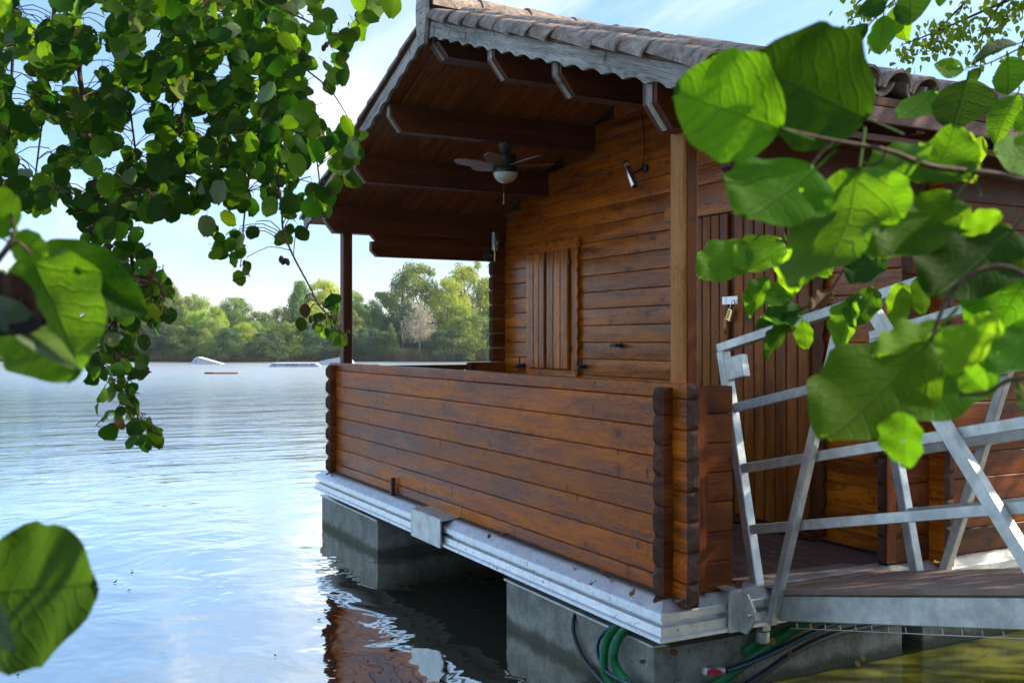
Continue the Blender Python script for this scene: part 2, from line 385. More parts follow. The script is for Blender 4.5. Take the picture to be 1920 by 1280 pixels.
M['leaf_dark'] = leafmat('alder_leaf_dark', (.026, .070, .006), (.065, .18, .005), .5)  # darker leaf copy; shade of the canopy is partly put into its colour
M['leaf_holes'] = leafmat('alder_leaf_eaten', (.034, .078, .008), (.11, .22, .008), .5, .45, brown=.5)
M['leaf_pale'] = leafmat('alder_leaf_pale', (.15, .20, .10), (.24, .36, .06), .4, spec=.4)
M['leaf_bright'] = leafmat('alder_leaf_bright', (.13, .27, .012), (.36, .64, .012), .6)
M['leaf_torn'] = leafmat('blackened_leaf', (.016, .010, .005), (.03, .016, .005), .2, .1)
M['leaf_brown'] = leafmat('dead_leaf', (.09, .042, .016), (.15, .065, .015), .3, .25)
M['leaf_fallen'] = leafmat('fallen_leaf_brown', (.26, .12, .05), (.3, .15, .05), .2, 0, .7, .3, .4, .8)
M['leaf_yellow'] = leafmat('fallen_leaf_yellow', (.55, .36, .07), (.5, .3, .05), .2, 0, .7, .3, .3, .5)
M['birchleaf'] = leafmat('birch_leaf', (.14, .20, .02), (.52, .60, .03), .55, brown=0)

# ============================================================ the setting
def water_mat():
    n = NT('lake_water'); p = n.pos()
    sep = n.n('ShaderNodeSeparateXYZ'); n.l(p, sep.inputs[0])
    dist = n.n('ShaderNodeVectorMath', operation='DISTANCE'); n.l(p, dist.inputs[0]); dist.inputs[1].default_value = (-1, 0, 0)
    # choppier away from the sheltered corner by the cabin
    open_ = n.mr(dist.outputs['Value'], 3, 30)
    w1 = n.noise(n.map(p, (1, 1, 1), rot=(0, 0, rad(28))), 1.5, 3.4, .5, .4)
    w2 = n.noise(n.map(p, (2.6, 1.0, 1), rot=(0, 0, rad(-62))), 1.2, 5, .55, .3)
    w3 = n.noise(n.map(p, (3.2, 1.0, 1), rot=(0, 0, rad(-58))), .28, 3, .5, .2)
    h = n.math('ADD', n.math('MULTIPLY', w1, .022), n.math('MULTIPLY', n.math('MULTIPLY', w2, open_), .17))
    h = n.math('ADD', h, n.math('MULTIPLY', n.math('MULTIPLY', w3, open_), .42))
    bp = n.n('ShaderNodeBump'); bp.inputs['Strength'].default_value = 1; bp.inputs['Distance'].default_value = 1.0; n.l(h, bp.inputs['Height'])
    sunlit_shallow = n.mr(sep.outputs[0], -.9, .5)  # murky shallows by the bank, brightened in colour as if sunlit
    mud = n.noise(p, 2.2, 5, .6)
    col = n.mix(sunlit_shallow, (.055, .062, .030), n.mix(n.mr(mud, .35, .65), (.095, .105, .010), (.20, .20, .016)))
    d = n.n('ShaderNodeBsdfDiffuse'); n.l(col, d.inputs[0])
    g = n.n('ShaderNodeBsdfGlossy'); n.l(n.mr(dist.outputs['Value'], 6, 60, .015, .34), g.inputs['Roughness']); n.l(bp.outputs[0], g.inputs['Normal']); g.inputs[0].default_value = (1, .975, .93, 1)
    fr = n.n('ShaderNodeFresnel'); fr.inputs[0].default_value = 1.75; n.l(bp.outputs[0], fr.inputs[1])
    fac = n.math('ADD', n.math('MULTIPLY', fr.outputs[0], .95), n.mr(sunlit_shallow, 0, 1, .56, .05), clamp=True)
    ms = n.n('ShaderNodeMixShader'); n.l(fac, ms.inputs[0]); n.l(d.outputs[0], ms.inputs[1]); n.l(g.outputs[0], ms.inputs[2]); n.l(ms.outputs[0], n.out.inputs[0])
    return n.m
def cam2world(X, Y): return CAM + RGT*X + FWD*Y
def far_shore(X):
    """distance from the camera (along the view) of the far waterline at side offset X"""
    return 85 + 2.0*math.sin(X*.09+.6) + 1.2*math.sin(X*.31) + max(0, (abs(X)-40))*.10
def ground_z(x, y):
    p = Vector((x, y, 0)); d = p-Vector((CAM.x, CAM.y, 0)); X, Y = d.dot(RGT), d.dot(FWD)
    far = Y - far_shore(X)
    h = -1.4
    if far > -3: h = max(h, min(.28+.006*max(0, far)+.05*math.sin(X*1.7)+.05*math.sin(X*.63+1), far*.35-.05 if far < .9 else 9))
    near = x - 1.5 - .25*math.sin(y*.8)
    if near > -2: h = max(h, min(1.05+.02*max(0, near), -.25+near*.72))
    return h
def build_setting():
    soil = NT('bank_soil'); t = soil.noise(soil.pos(), .8, 7, .7)
    soil.l(soil.ramp(t, (.3, (.035, .028, .016)), (.5, (.07, .065, .025)), (.7, (.12, .11, .04))), soil.b.inputs['Base Color']); soil.b.inputs['Roughness'].default_value = .95
    xs = [-420, -300, -200]+[-160+2.5*i for i in range(56)]+[-20+2*i for i in range(10)]+[0+.25*i for i in range(17)]+[5, 8, 14, 30, 80, 200, 420]
    ys = [-420, -300, -150]+[-90+3*i for i in range(28)]+[-6+.5*i for i in range(25)]+[8+3*i for i in range(36)]+[140, 200, 300, 420]
    v = [(x, y, ground_z(x, y)) for y in ys for x in xs]; nx = len(xs)
    f = [(j*nx+i, j*nx+i+1, (j+1)*nx+i+1, (j+1)*nx+i) for j in range(len(ys)-1) for i in range(nx-1)]
    g = mobj('ground', v, f, soil.m, smooth=60); tag(g, kind='structure')
    wv = [(-419, -419, 0), (6, -419, 0), (6, 419, 0), (-419, 419, 0)]
    wt = mobj('lake', wv, [(0, 1, 2, 3)], water_mat()); tag(wt, kind='structure')
build_setting()

# ============================================================ floating platform
X0, X1 = -4.9, .088           # outer faces of the side walls
PLAT = thing('floating_platform', (-2.4, 2, 0), 'floating platform on concrete pontoons with white aluminium rim, carrying the wooden cabin', 'platform')
def build_platform():
    prof = [(-.06, .536), (.035, .540), (.048, .534), (.100, .500), (.104, .496), (.104, .464), (.074, .460), (.074, .440), (.104, .436), (.106, .398), (.120, .391), (.120, .374), (-.06, .374)]
    # front run and side run, mitred at the near corner
    def run(name, ends):
        secs = [[(fn(d, z)) for d, z in prof] for fn in ends]
        v, f = ring_sweep(secs); 
        o = Vector(v[0]); return mobj(name, [Vector(q)-o for q in v], f, M['alu'], PLAT, Matrix.Translation(o), None)
    xa, ya = .055, -.015
    a = run('rim_beam', [lambda d, z: (-5.0-d*.6, ya-d, z), lambda d, z: (xa+d, ya-d, z)])
    b = run('rim_beam', [lambda d, z: (xa+d+.001, ya-d+.001, z), lambda d, z: (xa+d+.001, 8.2, z)])
    a['label'] = 'white aluminium rim along the balcony side'; b['label'] = 'white aluminium rim along the gangway side'
    cp = mobj('joint_cover_plate', *cover(), M['galv'], PLAT, T(0, 0, 0)); cp['label'] = 'square grey plate covering the joint of the rim'
    box('dark_joint_strip', -5.0, .20, -.018, -.003, .5415, .552, M['dark'], PLAT, .001)  # thin strip added for the dark dirt line where wall meets rim
    # dark steel frame under the deck
    box('deck_frame', -4.95, .02, .04, 8.1, .29, .47, M['dark'], PLAT)
    # pontoons
    def pont(x0, x1, y0, y1):
        p = box('pontoon', x0, x1, y0, y1, -.6, .272, M['concrete'], PLAT, .006)
        box('lid', x0-.012, x1+.012, y0-.012, y1+.012, .273, .288, M['galv'], p, .003)
        box('upstand', x0+.03, x1-.03, y0+.05, y1-.03, .289, .372, M['concrete'], p, .003)
        return p
    pont(-5.25, -3.77, -.002, 1.6); pont(-1.55, -.06, -.002, 1.67)
    pont(-1.55, -.062, 1.83, 3.6); pont(-5.25, -3.77, 1.9, 3.6); pont(-1.55, -.062, 3.8, 5.6); pont(-5.25, -3.77, 3.8, 5.6)
    dk = part('deck', (-2.4, .9, .5), PLAT)
    for i in range(15):
        y = .075+i*.108
        bar('plank', (-4.8, y+.052, .487+random.uniform(-.002, .002)), (.05, y+.052, .487), .102, .026, M['deck'], dk, .003)
    for xx in (-4.0, -2.4, -.8): box('joist', xx, xx+.06, .05, 1.75, .43, .472, M['dark'], dk)
    # gangway hinge bracket on the side rim
    br = part('hinge_bracket', (.18, .3, .45), PLAT)
    box('strap', .168, .186, .25, .315, .37, .556, M['galv'], br, .003)
    box('strap_top', .05, .187, .251, .314, .557, .566, M['galv'], br, .002)
    prism('ear', [(0, -.085), (.012, .10), (.05, .10), (.10, .03), (.105, -.01), (.045, -.085)], .012, M['galv'], br, T(.187, .312, .456))
    lathe('bolt', [(.012, -.012), (.020, -.011), (.020, .0), (.012, .001), (.012, .008), (.008, .012)], M['chrome'], br, T(.255, .305, .462) @ Matrix.Rotation(rad(90), 4, 'X'), 12)
    pg = bar('peg', (-3.36, -.028, .525), (-3.375, -.024, .672), .03, .034, M['beam'], PLAT, .006, up=Vector((0, 1, 0)))
    pg['label'] = 'short dark wooden peg in front of the balcony wall'
def cover():
    v = []; x0, x1 = -2.70, -2.20
    prof = [(.0, .556), (-.143, .550), (-.150, .542), (-.150, .362), (-.140, .358), (-.140, .535), (0, .546)]
    a = [(x0, y, z) for y, z in prof]; b = [(x1, y, z) for y, z in prof]
    v, f = ring_sweep([a, b]); return v, f
build_platform()

# ============================================================ cabin
CAB = thing('log_cabin', (-2.4, 3, .5), 'brown log cabin with covered balcony and clay tile roof on the floating platform', 'cabin')
LH = .1385; SL = .352; PK = 3.858; XM = -2.4
def roof_z(x): return PK - SL*abs(x-XM)
def levels(top, bot, seam):
    """log courses between bot and top with a seam at the given height"""
    z = seam
    while z > bot: z -= LH
    r = []
    a = max(z, bot); b = z+LH
    while a < top-1e-4:
        r.append((a, min(b, top))); a = b; b += LH
        if a < bot: a = bot
    return [q for q in r if q[1]-q[0] > .02]
def logbar(a, b, h, mat, parent, w=.07, e0=.004, e1=.004, bulge=.002):
    return bar('log', a, b, w, h-.003, mat, parent, .0045, bulge, e0, e1, endmat=M['end'])
def build_walls():
    bw = part('balcony_wall', (-2.4, 0, .51), CAB)
    for a, b in [(.512, .621), (.621, .759), (.759, .897), (.897, 1.035), (1.035, 1.173), (1.173, 1.311), (1.311, 1.45), (1.45, 1.52)]:
        dy = random.uniform(-.002, .002)
        logbar((-5.04, .035+dy, (a+b)/2), (.212, .035+dy, (a+b)/2), b-a, M['log'], bw, e0=.022, e1=.022, bulge=.0015)
    bw['label'] = 'front balcony wall of brown varnished logs'
    # short return walls at both ends of the balcony
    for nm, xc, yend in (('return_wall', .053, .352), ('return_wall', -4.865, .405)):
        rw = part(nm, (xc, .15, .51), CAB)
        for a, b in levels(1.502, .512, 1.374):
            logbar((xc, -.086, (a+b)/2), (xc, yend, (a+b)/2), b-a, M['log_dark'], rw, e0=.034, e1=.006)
        if xc > -1: box('cover_board', .0905, .106, .128, .185, .545, 1.5, M['log_dark'], rw, .003)
    # side walls; their courses reach out as stub, scalloped corner and stepped corbels
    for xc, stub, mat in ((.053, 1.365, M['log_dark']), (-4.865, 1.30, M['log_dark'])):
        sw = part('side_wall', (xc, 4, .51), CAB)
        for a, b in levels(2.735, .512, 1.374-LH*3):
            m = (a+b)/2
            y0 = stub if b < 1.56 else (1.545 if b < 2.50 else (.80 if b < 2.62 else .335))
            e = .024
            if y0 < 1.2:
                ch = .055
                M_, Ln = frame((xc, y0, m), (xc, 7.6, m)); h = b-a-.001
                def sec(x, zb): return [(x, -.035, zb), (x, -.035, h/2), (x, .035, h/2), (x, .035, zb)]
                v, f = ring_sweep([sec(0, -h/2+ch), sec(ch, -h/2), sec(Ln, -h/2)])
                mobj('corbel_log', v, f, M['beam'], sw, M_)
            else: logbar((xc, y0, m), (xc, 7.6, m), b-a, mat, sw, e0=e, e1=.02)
        if xc > -1: box('cover_board', .0895, .105, 1.362, 1.43, .56, 1.5, M['log_dark'], sw, .003)
    fw = part('front_wall', (-2.4, 1.7, .51), CAB)
    fw['label'] = 'inner wall of honey coloured logs behind the balcony'
    for a, b in levels(3.70, .512, 1.565):
        hw = (PK-.02-b)/SL
        xa, xb = max(-5.0, XM-hw), min(.205, XM+hw)
        if xb-xa < .2: continue
        logbar((xa, 1.735, (a+b)/2), (xb, 1.735, (a+b)/2), b-a, M['honey'], fw, e0=.02, e1=.02, bulge=.0022)
    # back wall closes the house
    box('back_wall', -4.82, .01, 7.4, 7.5, .51, 2.75, M['log_dark'], CAB)
build_walls()

def wavy_board(name, L, w, t, mat, parent, W, per=.12, amp=.012, side=1):
    """board along local x from 0..L, straight edge at z=0 and scalloped edge at z=side*w"""
    k = max(8, int(L/.015)); poly = [(0, 0), (L, 0)]
    top = [(L*i/k, side*(w+amp*(abs(math.sin(math.pi*(L*i/k)/per))**.8-.5)*1.6)) for i in range(k, -1, -1)]
    poly += top
    if side < 0: poly = list(reversed(poly))
    return prism(name, poly, t, mat, parent, W)
def build_openings():
    Y = 1.69                                        # outer face of the inner wall
    wi = part('shuttered_window', (-3.9, Y, 1.46), CAB); wi['label'] = 'window closed by two plank shutters with scalloped trim'
    fr = part('window_frame', (-3.9, Y, 1.4), wi) if False else wi
    for x0, n, wd in ((-4.255, 3, .097), (-3.925, 3, .122)):
        for i in range(n):
            box('shutter_plank', x0+i*wd+.005, x0+(i+1)*wd-.005, Y-.052, Y-.022, 1.47, 2.505, M['honey'], wi, .006)
    for z in (1.62, 2.36):
        box('shutter_batten', -4.25, -3.565, Y-.0215, Y-.003, z, z+.06, M['door'], wi, .002)
        lathe('hinge', [(.011, -.025), (.012, -.02), (.012, .02), (.011, .025)], M['iron'], wi, T(-3.545, Y-.035, z+.03), 8)
    R90 = Matrix.Rotation(rad(-90), 4, 'Y')
    wavy_board('trim_side', 1.16, .10, .022, M['honey'], wi, T(-3.548, Y-.013, 1.395) @ R90, .115, .012, -1)
    wavy_board('trim_side', 1.16, .07, .022, M['honey'], wi, T(-4.266, Y-.013, 1.395) @ R90, .115, .012, 1)
    wavy_board('trim_head', .96, .075, .024, M['honey'], wi, T(-4.375, Y-.015, 2.51), .14, .014, 1)
    box('sill', -4.34, -3.46, Y-.03, Y-.001, 1.392, 1.462, M['honey'], wi, .003)
    # double door
    dr = part('double_door', (-1.4, Y, .54), CAB); dr['label'] = 'double plank door with padlock behind the gangway'
    lf = part('door_leaf', (-1.75, Y, .54), dr); rt = part('door_leaf', (-1.1, Y, .54), dr)
    for i in range(6): box('plank', -2.03+i*.0915+.0045, -2.03+(i+1)*.0915-.0045, Y-.045, Y-.02, .56, 2.575, M['door'], lf, .005)
    for i in range(7): box('plank', -1.425+i*.0985+.005, -1.425+(i+1)*.0985-.005, Y-.045, Y-.02, .56, 2.575, M['door'], rt, .005)
    box('backing', -2.03, -.735, Y-.019, Y-.002, .55, 2.57, M['beam'], dr, .001)
    wavy_board('trim_head', 1.62, .085, .024, M['honey'], dr, T(-2.20, Y-.028, 2.585), .16, .014, 1)
    wavy_board('trim_side', 2.02, .09, .026, M['honey'], dr, T(-2.045, Y-.016, .54) @ R90, .16, .002, 1)
    wavy_board('trim_side', 2.02, .085, .026, M['beam'], dr, T(-.725, Y-.016, .54) @ R90, .15, .012, -1)
    box('threshold', -2.05, -.70, Y-.06, Y-.002, .512, .55, M['beam'], dr, .004)
    box('hasp_base', -1.535, -1.495, Y-.050, Y-.0455, 1.958, 2.012, M['zinc'], dr, .001)
    box('hasp', -1.488, -1.375, Y-.053, Y-.0465, 1.958, 2.012, M['zinc'], dr, .001)
    lathe('keyhole', [(.014, 0), (.014, .004), (.006, .005)], M['iron'], dr, T(-1.508, Y-.0455, 1.772) @ Matrix.Rotation(rad(90), 4, 'X'), 12)
    box('sticker', -1.525, -1.500, Y-.0465, Y-.0456, 1.805, 1.875, M['paper'], dr, .0003)
    pl = thing('padlock', (-1.41, Y-.07, 1.9), 'small brass combination padlock hanging from the door hasp', 'padlock')
    Wp = T(-1.40, Y-.072, 1.955) @ Matrix.Rotation(rad(22), 4, 'Y')
    bar('lock_body', Wp @ Vector((0, 0, -.115)), Wp @ Vector((0, 0, -.03)), .05, .02, M['brass'], pl, .004, up=Vector((0, 1, 0)))
    sh = [Wp @ Vector((.016*math.cos(t), 0, .012+.018*math.sin(t))) for t in [math.pi*i/10 for i in range(11)]]
    tube('shackle', [Wp @ Vector((.016, 0, -.03))]+sh+[Wp @ Vector((-.016, 0, -.03))], .0035, M['chrome'], pl, 6)
    for i in range(4):
        c = Wp @ Vector((-.016, -.0125, -.05-i*.015)); d = Wp @ Vector((.004, -.0125, -.05-i*.015)); bar('digit_wheel', c, d, .004, .008, M['iron'], pl, .001)
    # black iron shutter catches on the inner wall
    for x, z, k in ((-2.80, 1.678, 0), (-3.345, 1.50, 1), (-4.43, 1.485, 1)):
        hk = part('shutter_catch', (x, Y, z), CAB)
        lathe('catch_base', [(.022, 0), (.022, .012), (.012, .018), (.010, .055), (.016, .058), (.010, .07)], M['iron'], hk, T(x, Y-.004, z) @ Matrix.Rotation(rad(90), 4, 'X'), 10)
        if k: bar('catch_tongue', (x+.01, Y-.05, z-.055), (x+.005, Y-.05, z+.075), .018, .012, M['iron'], hk, .003, up=Vector((0, 1, 0))); bar('catch_arm', (x-.08, Y-.04, z-.02), (x, Y-.05, z), .012, .03, M['iron'], hk, .003)
        else: bar('catch_tongue', (x-.10, Y-.05, z), (x+.02, Y-.05, z+.002), .014, .026, M['iron'], hk, .004)
build_openings()

def build_frame():
    # posts
    for x0, x1, y0, y1, mt in ((-.032, .073, .073, .158, M['post']), (-4.952, -4.852, .075, .16, M['beam'])):
        box('post', x0, x1, y0, y1, 1.503, 2.76, mt, CAB, .006)
    box('post_trim', .0735, .083, .088, .143, 1.503, 2.74, M['log_dark'], CAB, .003)
    # balcony rail on the far side
    rl = part('side_railing', (-4.87, .85, 1.4), CAB)
    box('rail', -4.90, -4.84, .407, 1.298, 1.442, 1.490, M['beam'], rl, .004)
    for i in range(5):
        y = .43+i*.185; box('slat', -4.88, -4.856, y, y+.105, .56, 1.441, M['beam'], rl, .003)
    # purlins with chamfered ends
    def purlin(xc, depth, w=.10, y0=-.105, y1=1.69, ztop=None):
        zt = min(roof_z(xc-w/2), roof_z(xc+w/2))-.062 if ztop is None else ztop; ch = min(.11, depth*.6)
        Wm, L = frame((xc, y0, zt), (xc, y1, zt)); w2 = w/2
        def sec(x, zb): return [(x, -w2, zb), (x, -w2, 0), (x, w2, 0), (x, w2, zb)]
        v, f = ring_sweep([sec(0, -depth+ch), sec(ch*.8, -depth), sec(L, -depth)])
        p = mobj('purlin', v, f, M['beam'], CAB, Wm)
        bar('end_cap', (xc, y0-.006, zt-(depth-ch)*.5), (xc, y0-.0005, zt-(depth-ch)*.5), .050, depth-ch-.004, M['grey'], p, .001, e0=.001, e1=.001)
        bb = Vector((xc, y0-.004, zt-depth+ch)); bc = Vector((xc, y0+ch*.8-.003, zt-depth-.003))
        bar('end_cap', bb, bc, .034, .006, M['grey'], p, .001, e0=.001, e1=.001)
    purlin(XM, .16, .15)
    for d in (.85, 1.62): purlin(XM-d, .20); purlin(XM+d, .20)
    for d in (2.455,): purlin(XM-d, .235, .11, y1=7.5); purlin(XM+d, .235, .11, y1=7.5)
    # ceiling boards follow the slope
    for sgn in (-1, 1):
        ce = part('ceiling', (XM+sgn*1.4, .8, 3.3), CAB)
        for i in range(16):
            y = -.115+i*.1135
            xa, xb = XM+sgn*.01, XM+sgn*(2.86 if sgn < 0 else 2.93)
            a = Vector((xa, y+.056, roof_z(xa)-.05)); b = Vector((xb, y+.056, roof_z(xb)-.05))
            bar('ceiling_board', a, b, .1095, .02, M['ceil'], ce, .007)
build_frame()

def build_roof():
    rf = part('roof', (XM, 3, PK), CAB); rf['label'] = 'gabled roof of weathered clay barrel tiles'
    y0, y1 = -.138, 7.7; xl, xr = XM-2.9, XM+2.98
    v = []
    for y in (y0, y1):
        v += [(xl, y, roof_z(xl)-.038), (xl, y, roof_z(xl)), (XM, y, PK), (xr, y, roof_z(xr)), (xr, y, roof_z(xr)-.038), (XM, y, PK-.038)]
    f = [(0, 1, 2, 5), (5, 2, 3, 4), (6, 11, 8, 7), (11, 10, 9, 8)]+[(i, (i+1) % 6 if i != 5 else 0, ((i+1) % 6 if i != 5 else 0)+6, i+6) for i in range(6)]
    mobj('roof_deck', v, f, M['beam'], rf)
    phi = math.atan(SL); Lr = 3.0/math.cos(phi)
    # barge boards with scalloped lower edge
    def barge(sgn, L):
        k = 130; pts = []
        for i in range(k+1):
            s = L*i/k; pts.append((s, 0))
        low = [(L*i/k, -.088-.011*(1-abs(math.cos(math.pi*L*i/k/.185)))*2) for i in range(k, -1, -1)]
        poly = [(0, 0), (L, 0)]+low
        W = T(XM, -.152, PK-.002) @ (Matrix.Rotation(phi, 4, 'Y') if sgn > 0 else Matrix.Rotation(rad(180), 4, 'Z') @ Matrix.Rotation(phi, 4, 'Y'))
        o = prism('barge_board', list(reversed(poly)) if sgn > 0 else list(reversed(poly)), .024, M['grey'], rf, W); return o
    barge(1, Lr-.06); barge(-1, 2.9/math.cos(phi))
    # thin dark strip between barge and tiles
    for sgn, L in ((1, Lr-.02), (-1, 2.92/math.cos(phi))):
        a = Vector((XM, -.150, PK+.012)); d = Vector((sgn*math.cos(phi), 0, -math.sin(phi))); bar('tile_batten', a+d*.03, a+d*L, .05, .024, M['beam'], rf, .003)
    # finial board on the peak
    fin = [(-.055, -.17), (.055, -.17), (.085, .02), (.088, .10), (.075, .155), (.045, .19), (0, .20), (-.045, .19), (-.075, .155), (-.088, .10), (-.085, .02)]
    fo = prism('finial_board', fin, .026, M['grey'], rf, T(XM, -.190, PK-.005)); fo['label'] = 'weathered grey board crowning the gable peak'
    for z in (.07, .0, -.07): lathe('nail', [(.007, 0), (.006, .003), (.001, .004)], M['iron'], fo, T(XM+.005, -.2031, PK+z-.03) @ Matrix.Rotation(rad(90), 4, 'X'), 8)
    # barrel tiles: local x down the slope, half round
    def tile_data(r0, r1, L, up=1, seg=9, t=.013):
        v, f = [], []
        for (x, r) in ((0, r0), (L, r1)):
            for q in (r, r-t):
                v += [(x, -q*math.cos(math.pi*j/seg), up*q*math.sin(math.pi*j/seg)) for j in range(seg+1)]
        n = seg+1
        A, Bq, C_, D = 0, n, 2*n, 3*n
        for j in range(seg):
            f += [(A+j, A+j+1, C_+j+1, C_+j), (Bq+j, D+j, D+j+1, Bq+j+1), (A+j, Bq+j, Bq+j+1, A+j+1), (C_+j, C_+j+1, D+j+1, D+j)]
        f += [(A, C_, D, Bq), (A+seg, Bq+seg, D+seg, C_+seg)]
        return v, f
    tv, tf = tile_data(.064, .090, .37); td = mdata('barrel_tile', tv, tf, M['tile'], 50)
    pv, pf = tile_data(.085, .070, .40, -1, 6)
    cs, ex, rows = .205, .225, 14
    stuff_v, stuff_f = [], []
    def W_of(sgn, s, y, lift, jit=True):
        d = Vector((sgn*math.cos(phi), 0, -math.sin(phi))); nrm = Vector((sgn*math.sin(phi), 0, math.cos(phi)))
        p = Vector((XM, y, PK+.004))+d*s+nrm*lift
        Yv = nrm.cross(d)
        Mx = Matrix((d, Yv, nrm)).transposed().to_4x4(); Mx.translation = p
        j = random.uniform
        return Mx @ Matrix.Rotation(.062+(j(-.012, .012) if jit else 0), 4, 'Y') @ Matrix.Rotation(j(-.03, .03) if jit else 0, 4, 'Z') @ T(0, 0, .0)
    def join(vv, ff, Wm):
        o = len(stuff_v); stuff_v.extend(Wm @ Vector(q) for q in vv); stuff_f.extend(tuple(i+o for i in q) for q in ff)
    count = 0
    ncol = 38
    for k in range(ncol):
        y = -.118+k*cs
        for j_ in range(rows):
            s = .06+j_*ex; 
            if s+.40 > 3.30: continue
            lift = .020 if k == 0 else .056
            Wm = W_of(1, s, y+random.uniform(-.012, .012), lift+random.uniform(-.004, .006))
            if count < 270: inst('barrel_tile', td, rf, Wm); count += 1
            else: join(tv, tf, Wm)
            if j_ % 2 == 0: join(pv, pf, W_of(1, s-.02, y+cs/2, .090))
            # far slope
            Wl = W_of(-1, min(s, 2.72), y+random.uniform(-.006, .006), lift)
            if k == 0: inst('barrel_tile', td, rf, Wl)
            else: join(tv, tf, Wl)
    st = mobj('tile_field', stuff_v, stuff_f, M['tile'], rf, None, 50); st['kind'] = 'stuff'
    rv, rfc = tile_data(.118, .132, .46, 1, 10, .015); rd = mdata('ridge_tile', rv, rfc, M['tile'], 50)
    y = -.165
    while y < 7.6:
        Wm = T(XM, y, PK+.062+random.uniform(-.006, .006)) @ Matrix.Rotation(rad(90), 4, 'Z') @ Matrix.Rotation(.02+random.uniform(-.01, .01), 4, 'Y') @ Matrix.Rotation(random.uniform(-.03, .03), 4, 'Z') @ T(.46, 0, 0) @ Matrix.Rotation(rad(180), 4, 'Z')
        inst('ridge_tile', rd, rf, Wm); y += .375
    # eaves on the gangway side
    ze = roof_z(XM+2.98)
    box('fascia', XM+2.955, XM+2.979, -.13, 7.6, ze-.115, ze-.042, M['deck'], rf, .003)
    box('soffit_edge', XM+2.86, XM+2.88, -.12, 7.6, ze-.17, ze-.14, M['deck'], rf, .003)
    for i in range(9): box('rafter_tail', XM+2.50, XM+2.95, .25+i*.8, .31+i*.8, ze-.13, ze-.05, M['beam'], rf, .003)
build_roof()

# ============================================================ things on the balcony
def build_fan():
    x, y = -3.25, .88; zt = roof_z(x-.06)-.062-.20
    t = thing('ceiling_fan', (x, y, zt), 'bronze ceiling fan with pale wooden blades and opal lamp under the balcony roof', 'fan')
    lathe('canopy', [(.062, 0), (.062, -.02), (.05, -.045), (.045, -.05), (.04, -.07), (.02, -.082)], M['fanmetal'], t, T(x, y, zt), 20)
    lathe('rod', [(.012, -.08), (.012, -.095)], M['fanmetal'], t, T(x, y, zt), 10)
    zt += .07
    lathe('motor', [(.03, -.155), (.085, -.16), (.09, -.175), (.09, -.235), (.075, -.24), (.075, -.25), (.098, -.255), (.102, -.262), (.102, -.30), (.09, -.302)], M['fanmetal'], t, T(x, y, zt), 28)
    lathe('lamp_bowl', [(.099, -.303), (.095, -.325), (.08, -.35), (.055, -.370), (.025, -.381), (.003, -.384)], M['opal'], t, T(x, y, zt), 28)
    tube('pull_chain', [(x+.03, y-.03, zt-.38), (x+.03, y-.03, zt-.47)], .0025, M['fanmetal'], t, 6)
    lathe('pull_knob', [(.003, 0), (.008, -.02), (.006, -.035), (.003, -.05), (.009, -.075), (.007, -.09)], M['blade'], t, T(x+.03, y-.03, zt-.465), 10)
    bl = [(.0, -.03), (.0, .03), (.08, .055), (.18, .068), (.26, .06), (.31, .035), (.325, 0), (.31, -.03), (.25, -.05), (.12, -.045)]
    for i in range(6):
        W = T(x, y, zt-.243) @ Matrix.Rotation(rad(14+i*60), 4, 'Z') @ T(.088, 0, 0) @ Matrix.Rotation(rad(-5), 4, 'Y') @ Matrix.Rotation(rad(14), 4, 'X') @ Matrix.Rotation(rad(90), 4, 'X')
        prism('blade', bl, .007, M['blade'], t, W)
build_fan()
